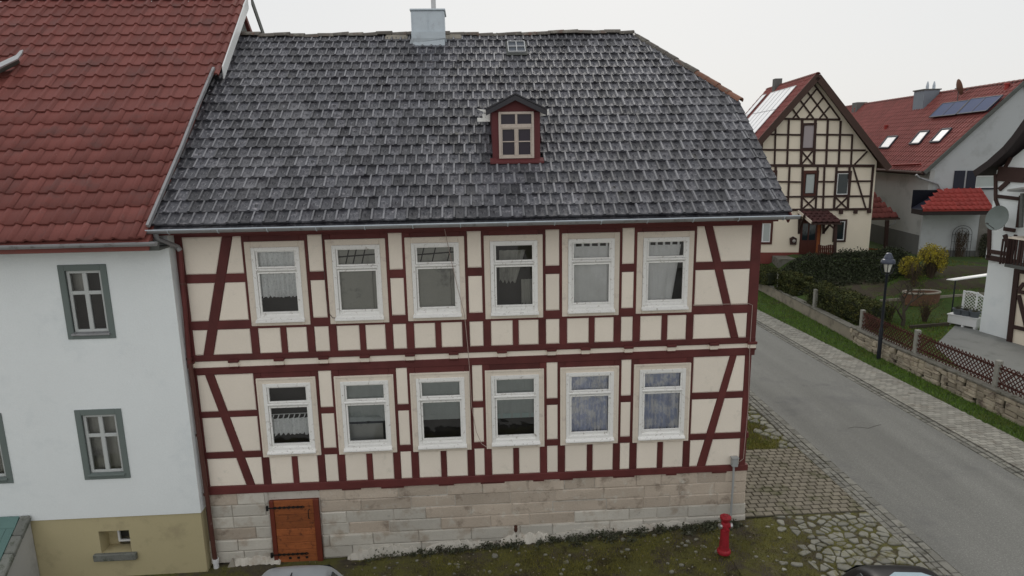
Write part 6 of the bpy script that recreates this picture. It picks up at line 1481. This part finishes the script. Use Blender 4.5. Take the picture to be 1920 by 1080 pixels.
# lawn, beds
def g_scatter(n, x0, x1, y0, y1, keep): return [(x, y, h(x, y)-.01) for x, y in zip(gs.uniform(x0, x1, n), gs.uniform(y0, y1, n)) if x > wx(y)+.3 and gs.random() < keep(x, y)]
PATIO = xs_
def on_patio(x, y):
    c_ = False
    for (xa, ya), (xb, yb) in zip(PATIO, PATIO[1:]+PATIO[:1]):
        if (ya > y) != (yb > y) and x < (xb-xa)*(y-ya)/(yb-ya)+xa: c_ = not c_
    return c_
lawnf = lambda x, y: 0 if on_patio(x, y) else (.9 if (11.0 < y < 13.6 and x > 23.4) else .8*smooth(.62+1.3*nz(x, y, .35)))
blades('lawn_grass', g_scatter(60000, 21, 30, 8, 19, lawnf), MT['grass'], .03, .09, .012)
blades('rough_grass', g_scatter(26000, 21, 33, 10, 22, lambda x, y: 0 if on_patio(x, y) else .5*smooth(.3+1.6*nz(x+7, y, .5))), MT['moss'], .04, .14, .014)
for px0, py0, px1, py1, lab in ((1650, 566, 1735, 559, 'pale lawn edging left of the raised bed'), (1756, 559, 1846, 553, 'pale lawn edging behind the white trellis')):
    a_, b_ = ground(px0, py0), ground(px1, py1); t = thing('lawn_edging', lab, 'edging', a_)
    mb = MB(); mb.bar(a_+V((0, 0, .03)), b_+V((0, 0, .03)), .06, .16, V((0, 0, 1))); mb.build('strip', MT['mortar'], t)
a_, b_ = ground(1705, 617), ground(1778, 611); t = thing('garden_edging', 'dark timber edging between lawn and grass patch beside the patio', 'edging', a_); mb = MB(); mb.bar(a_+V((0, 0, .06)), b_+V((0, 0, .06)), .1, .18, V((0, 0, 1))); mb.build('sleeper', MT['bark'], t)
# soil beds
for k, (px_, py_, rx, ry) in enumerate(((1790, 505, 2.6, .9), (1600, 540, 1.8, 1.3), (1800, 532, 2.4, .5), (1680, 545, 1.2, .5))):
    c = ground(px_, py_); n_ = 22; vs = [c+V((0, 0, .10))]; fs = []
    for i in range(n_):
        a = 2*math.pi*i/n_; x, y = c.x+math.cos(a)*rx*(1+jit(.15)), c.y+math.sin(a)*ry*(1+jit(.2)); vs.append(V((x, y, h(x, y)-.02)))
        fs.append([0, i+1, (i+1) % n_+1])
    for i in range(n_):
        m_ = lerp(vs[0], vs[i+1], .6); vs.append(V((m_.x, m_.y, h(m_.x, m_.y)+.07+jit(.02))))
    fs = [[0, n_+1+i, n_+1+(i+1) % n_] for i in range(n_)]+[[n_+1+i, i+1, (i+1) % n_+1, n_+1+(i+1) % n_] for i in range(n_)]
    vs[0].z = h(c.x, c.y)+.09
    MB().add(vs, fs).build('soil_bed', MT['bed'], None, smooth=True, kind='structure')
# raised oval bed
c = ground(1726, 566); rx, ry, hh = .85, .42, .45
t = thing('raised_bed', 'oval terracotta raised bed with pale rim on the garden lawn', 'raised bed', c)
mb = MB(); mb.lathe([(1, -.1), (1.02, hh), (.86, hh), (.84, hh-.12), (0, hh-.12)], (0, 0, 0), 28); mb.v = [V((c.x+q.x*rx, c.y+q.y*ry, c.z+q.z)) for q in mb.v]; mb.build('wall', MT['terracotta'], t)
mb = MB(); n_ = 28
for i in range(n_+1):
    a = 2*math.pi*i/n_; mb.v.append(V((c.x+math.cos(a)*rx*1.0, c.y+math.sin(a)*ry, c.z+hh+.02)))
pts = mb.v[:]; mb = MB(); mb.tube(pts, .05, 6); mb.build('rim', MT['mortar'], t)
mb = MB(); mb.lathe([(.83, 0), (.5, .05), (0, .06)], (0, 0, 0), 20); mb.v = [V((c.x+q.x*rx, c.y+q.y*ry, c.z+hh-.11+q.z)) for q in mb.v]; mb.build('soil', MT['bed'], t)
# forsythias
def forsythia(label, px_, py_, rx, rz, n, seed):
    c = ground(px_, py_)
    t, P = bush('forsythia_bush', label, 'bush', c, rx, rx*.8, rz, 'forsythia', n, .04, seed=seed, shell=.2, group='forsythia bushes in the garden')
    g = random.Random(seed); mb = MB(); Q = []
    for k in range(70):
        a = g.uniform(0, 6.28); r_ = g.uniform(.2, 1)**.5; e_ = V((math.cos(a)*rx*r_, math.sin(a)*rx*.8*r_, rz*(1.05+g.uniform(0, .95)*(1.1-.5*r_))))
        pts = [c+V((math.cos(a)*.08, math.sin(a)*.08, -.05)), c+V((e_.x*.45, e_.y*.45, e_.z*.6)), c+e_]; mb.tube(pts, [.014, .01, .005], 4)
    mb.build('stems', MT['twig'], t)
    Q = [tuple(c+V(p_)) for p_ in P if p_[2] > rz*.62+.3*rz*math.sin(p_[0]*5+seed)]
    leaves('blossom', Q, MT['forsythia'], .038, t)
forsythia('tall yellow forsythia before the grey annex wall', 1744, 521, .80, .90, 4600, 3)
forsythia('low yellow forsythia just right of the lamp head', 1701, 521, .52, .55, 2200, 12)
# bare trees and shrubs
def bare(name, label, cat, c, ht, r_, levels, seed, spread=.6, trunk=.3, twm='bark', up=.35):
    g = random.Random(seed); t = thing(name, label, cat, c); tk = MB(); br = MB()
    def grow(p, d, L_, r_, lv, mb):
        pts = [p]; n_ = 4; dd = d.copy()
        for i in range(n_):
            dd = (dd+V((g.uniform(-.22, .22), g.uniform(-.22, .22), g.uniform(-.05, .15)))).normalized(); pts.append(pts[-1]+dd*L_/n_)
        mb.tube(pts, [r_*(1-.4*i/n_) for i in range(n_+1)], 6 if lv > 1 else 4)
        if lv == 0: return
        for k in range(g.randint(2, 4) if lv > 1 else 4):
            i = n_ if k < 2 else g.randint(2, n_); a = g.uniform(0, 6.28)
            o = V((math.cos(a), math.sin(a), up*g.uniform(-.2, 1.2)))*spread; grow(pts[i], (dd*.75+o).normalized(), L_*g.uniform(.6, .85), r_*.58, lv-1, br)
    grow(V(c)-V((0, 0, .1)), V((.05, 0, 1)), ht*trunk+.1, r_, levels, tk)
    tk.build('trunk', MT[twm], t, smooth=True); br.build('branches', MT[twm], t)
bare('bare_tree', 'small bare pruned tree behind the lattice fence', 'tree', ground(1692, 612), 2.1, .10, 4, 5, .75)
for i, (px_, py_, ht, lab) in enumerate(((1733, 604, 1.1, 'bare brown shrub right of the bare tree'), (1668, 600, 1.0, 'bare twiggy shrub behind the street lamp post'), (1712, 538, 1.2, 'bare shrub below the low forsythia'))):
    c = ground(px_, py_); g = random.Random(i+40); t = thing('bare_shrub', lab, 'shrub', c, 'bare shrubs in the garden'); mb = MB()
    for k in range(60):
        a = g.uniform(0, 6.28); r_ = g.uniform(.1, .6); pts = [c+V((jit(.06), jit(.06), -.05)), c+V((math.cos(a)*r_*.4, math.sin(a)*r_*.4, ht*.5)), c+V((math.cos(a)*r_, math.sin(a)*r_, ht*g.uniform(.7, 1)))]; mb.tube(pts, [.012, .008, .004], 4)
    mb.build('stems', MT['twig'], t)
    leaves('buds', [tuple(c+V((g.gauss(0, .28), g.gauss(0, .28), abs(g.gauss(ht*.55, ht*.25))))) for _ in range(500)], MT['moss'], .022, t)
# dark shrub at the annex corner
c = FA.at(*c4(690, 1040), .3); t, P = bush('dark_shrub', 'dark overgrown shrub at the crumbling annex corner', 'shrub', c+V((.3, 0, -.1)), .6, .5, .8, 'ivy', 2200, .05, seed=9); leaves('foliage', [tuple(c+V((.3, 0, -.1))+V(p_)) for p_ in P], MT['weed'], .05, t)
# white planter with trellis and pots, awning
q0, q1 = ground(1775, 609), ground(1829, 619)
d_ = (q1-q0); d_.z = 0; L_ = d_.length; d_.normalize(); nn = V((-d_.y, d_.x, 0)); zp = q0.z+.02
if nn.dot(fwd) < 0: nn = -nn
t = thing('planter', 'long white planter box with lattice back on the patio', 'planter', q0)
mb = MB(); a_ = V((q0.x, q0.y, zp+.08)); mb.prism([a_, a_+d_*L_, a_+d_*L_+nn*.42, a_+nn*.42], (0, 0, .36)); mb.build('box', MT['white'], t, bevel=.015)
mb = MB(); a_ = V((q0.x, q0.y, zp+.44))-d_*.03-nn*.03; mb.prism([a_, a_+d_*(L_+.06), a_+d_*(L_+.06)+nn*.48, a_+nn*.48], (0, 0, .03)); mb.build('rim', MT['white'], t)
for k in (.02, L_-.1, L_/2):
    mb = MB(); a_ = V((q0.x, q0.y, zp-.02))+d_*k; mb.prism([a_, a_+d_*.08, a_+d_*.08+nn*.4, a_+nn*.4], (0, 0, .1)); mb.build('foot', MT['white'], t)
bk = V((q0.x, q0.y, zp+.44))+nn*.40+d_*.35; LT = L_*.9
topf = lambda u: 1.02-.28*((u/LT-.25)**2)*2
for sg in (1, -1):
    u = -1.0
    while u < LT+1.0:
        seg = [(u+sg*k*.04, .04*k) for k in range(28)]; seg = [(a, b) for a, b in seg if 0 <= a <= LT and b <= topf(a)]
        if len(seg) > 1: mb = MB(); mb.bar(bk+d_*seg[0][0]+V((0, 0, seg[0][1]))+nn*.01*sg, bk+d_*seg[-1][0]+V((0, 0, seg[-1][1]))+nn*.01*sg, .018, .01, nn); mb.build('slat', MT['white'], t)
        u += .13
mb = MB()
for u in (0, LT*.5, LT): mb.bar(bk+d_*u, bk+d_*u+V((0, 0, topf(u)+.06)), .07, .05, nn)
pts = [bk+d_*(LT*i/10)+V((0, 0, topf(LT*i/10))) for i in range(11)]
for a_, b_ in zip(pts, pts[1:]): mb.bar(a_, b_, .06, .05, nn)
mb.build('trellis_frame', MT['white'], t)
PL = ('grey round pot at the left end of the white planter', 'grey round pot in the middle of the white planter', 'grey round pot at the right end of the white planter')
for k, f_ in enumerate((.26, .54, .83)):
    a_ = V((q0.x, q0.y, zp+.475))+d_*L_*f_+nn*.2; tp = thing('flower_pot', PL[k], 'flower pot', a_, 'grey pots on the white planter')
    mb = MB(); mb.lathe([(0, 0), (.15, 0), (.19, .2), (.21, .2), (.21, .25), (.18, .25), (.17, .2), (0, .2)], a_, 18); mb.build('pot', MT['pot'], tp, smooth=True)
    mb = MB(); mb.lathe([(.172, .21), (0, .225)], a_, 14); mb.build('soil', MT['bed'], tp)
    leaves('sprouts', [tuple(a_+V((rnd.gauss(0, .07), rnd.gauss(0, .07), .23+abs(rnd.gauss(0, .06))))) for _ in range(60)], MT['weed'], .03, tp)
pb0 = ground(1783, 597); tz = hit(1788, 526, pb0, V((fwd.x, fwd.y, 0))).z
t = thing('awning', 'white canopy strip on a thin dark post beside the white house wall', 'awning', pb0)
mb = MB(); mb.tube([pb0-V((0, 0, .1)), V((pb0.x, pb0.y, tz))], .028, 8); mb.build('post', MT['lampmetal'], t)
e_ = hit(1850, 517, V((B1_.x, B1_.y+.8, 0)), V((0, 1, 0))); a_ = V((pb0.x-.15, pb0.y-.1, tz)); mb = MB(); mb.prism([a_, V((e_.x+.4, e_.y, e_.z)), V((e_.x+.4, e_.y+.35, e_.z-.0)), a_+V((0, .5, -.06))], (0, 0, .05)); mb.build('canopy', MT['white'], t, bevel=.02)
# trailing edge of the parked trailer or car seen past the corner post is left out of the street
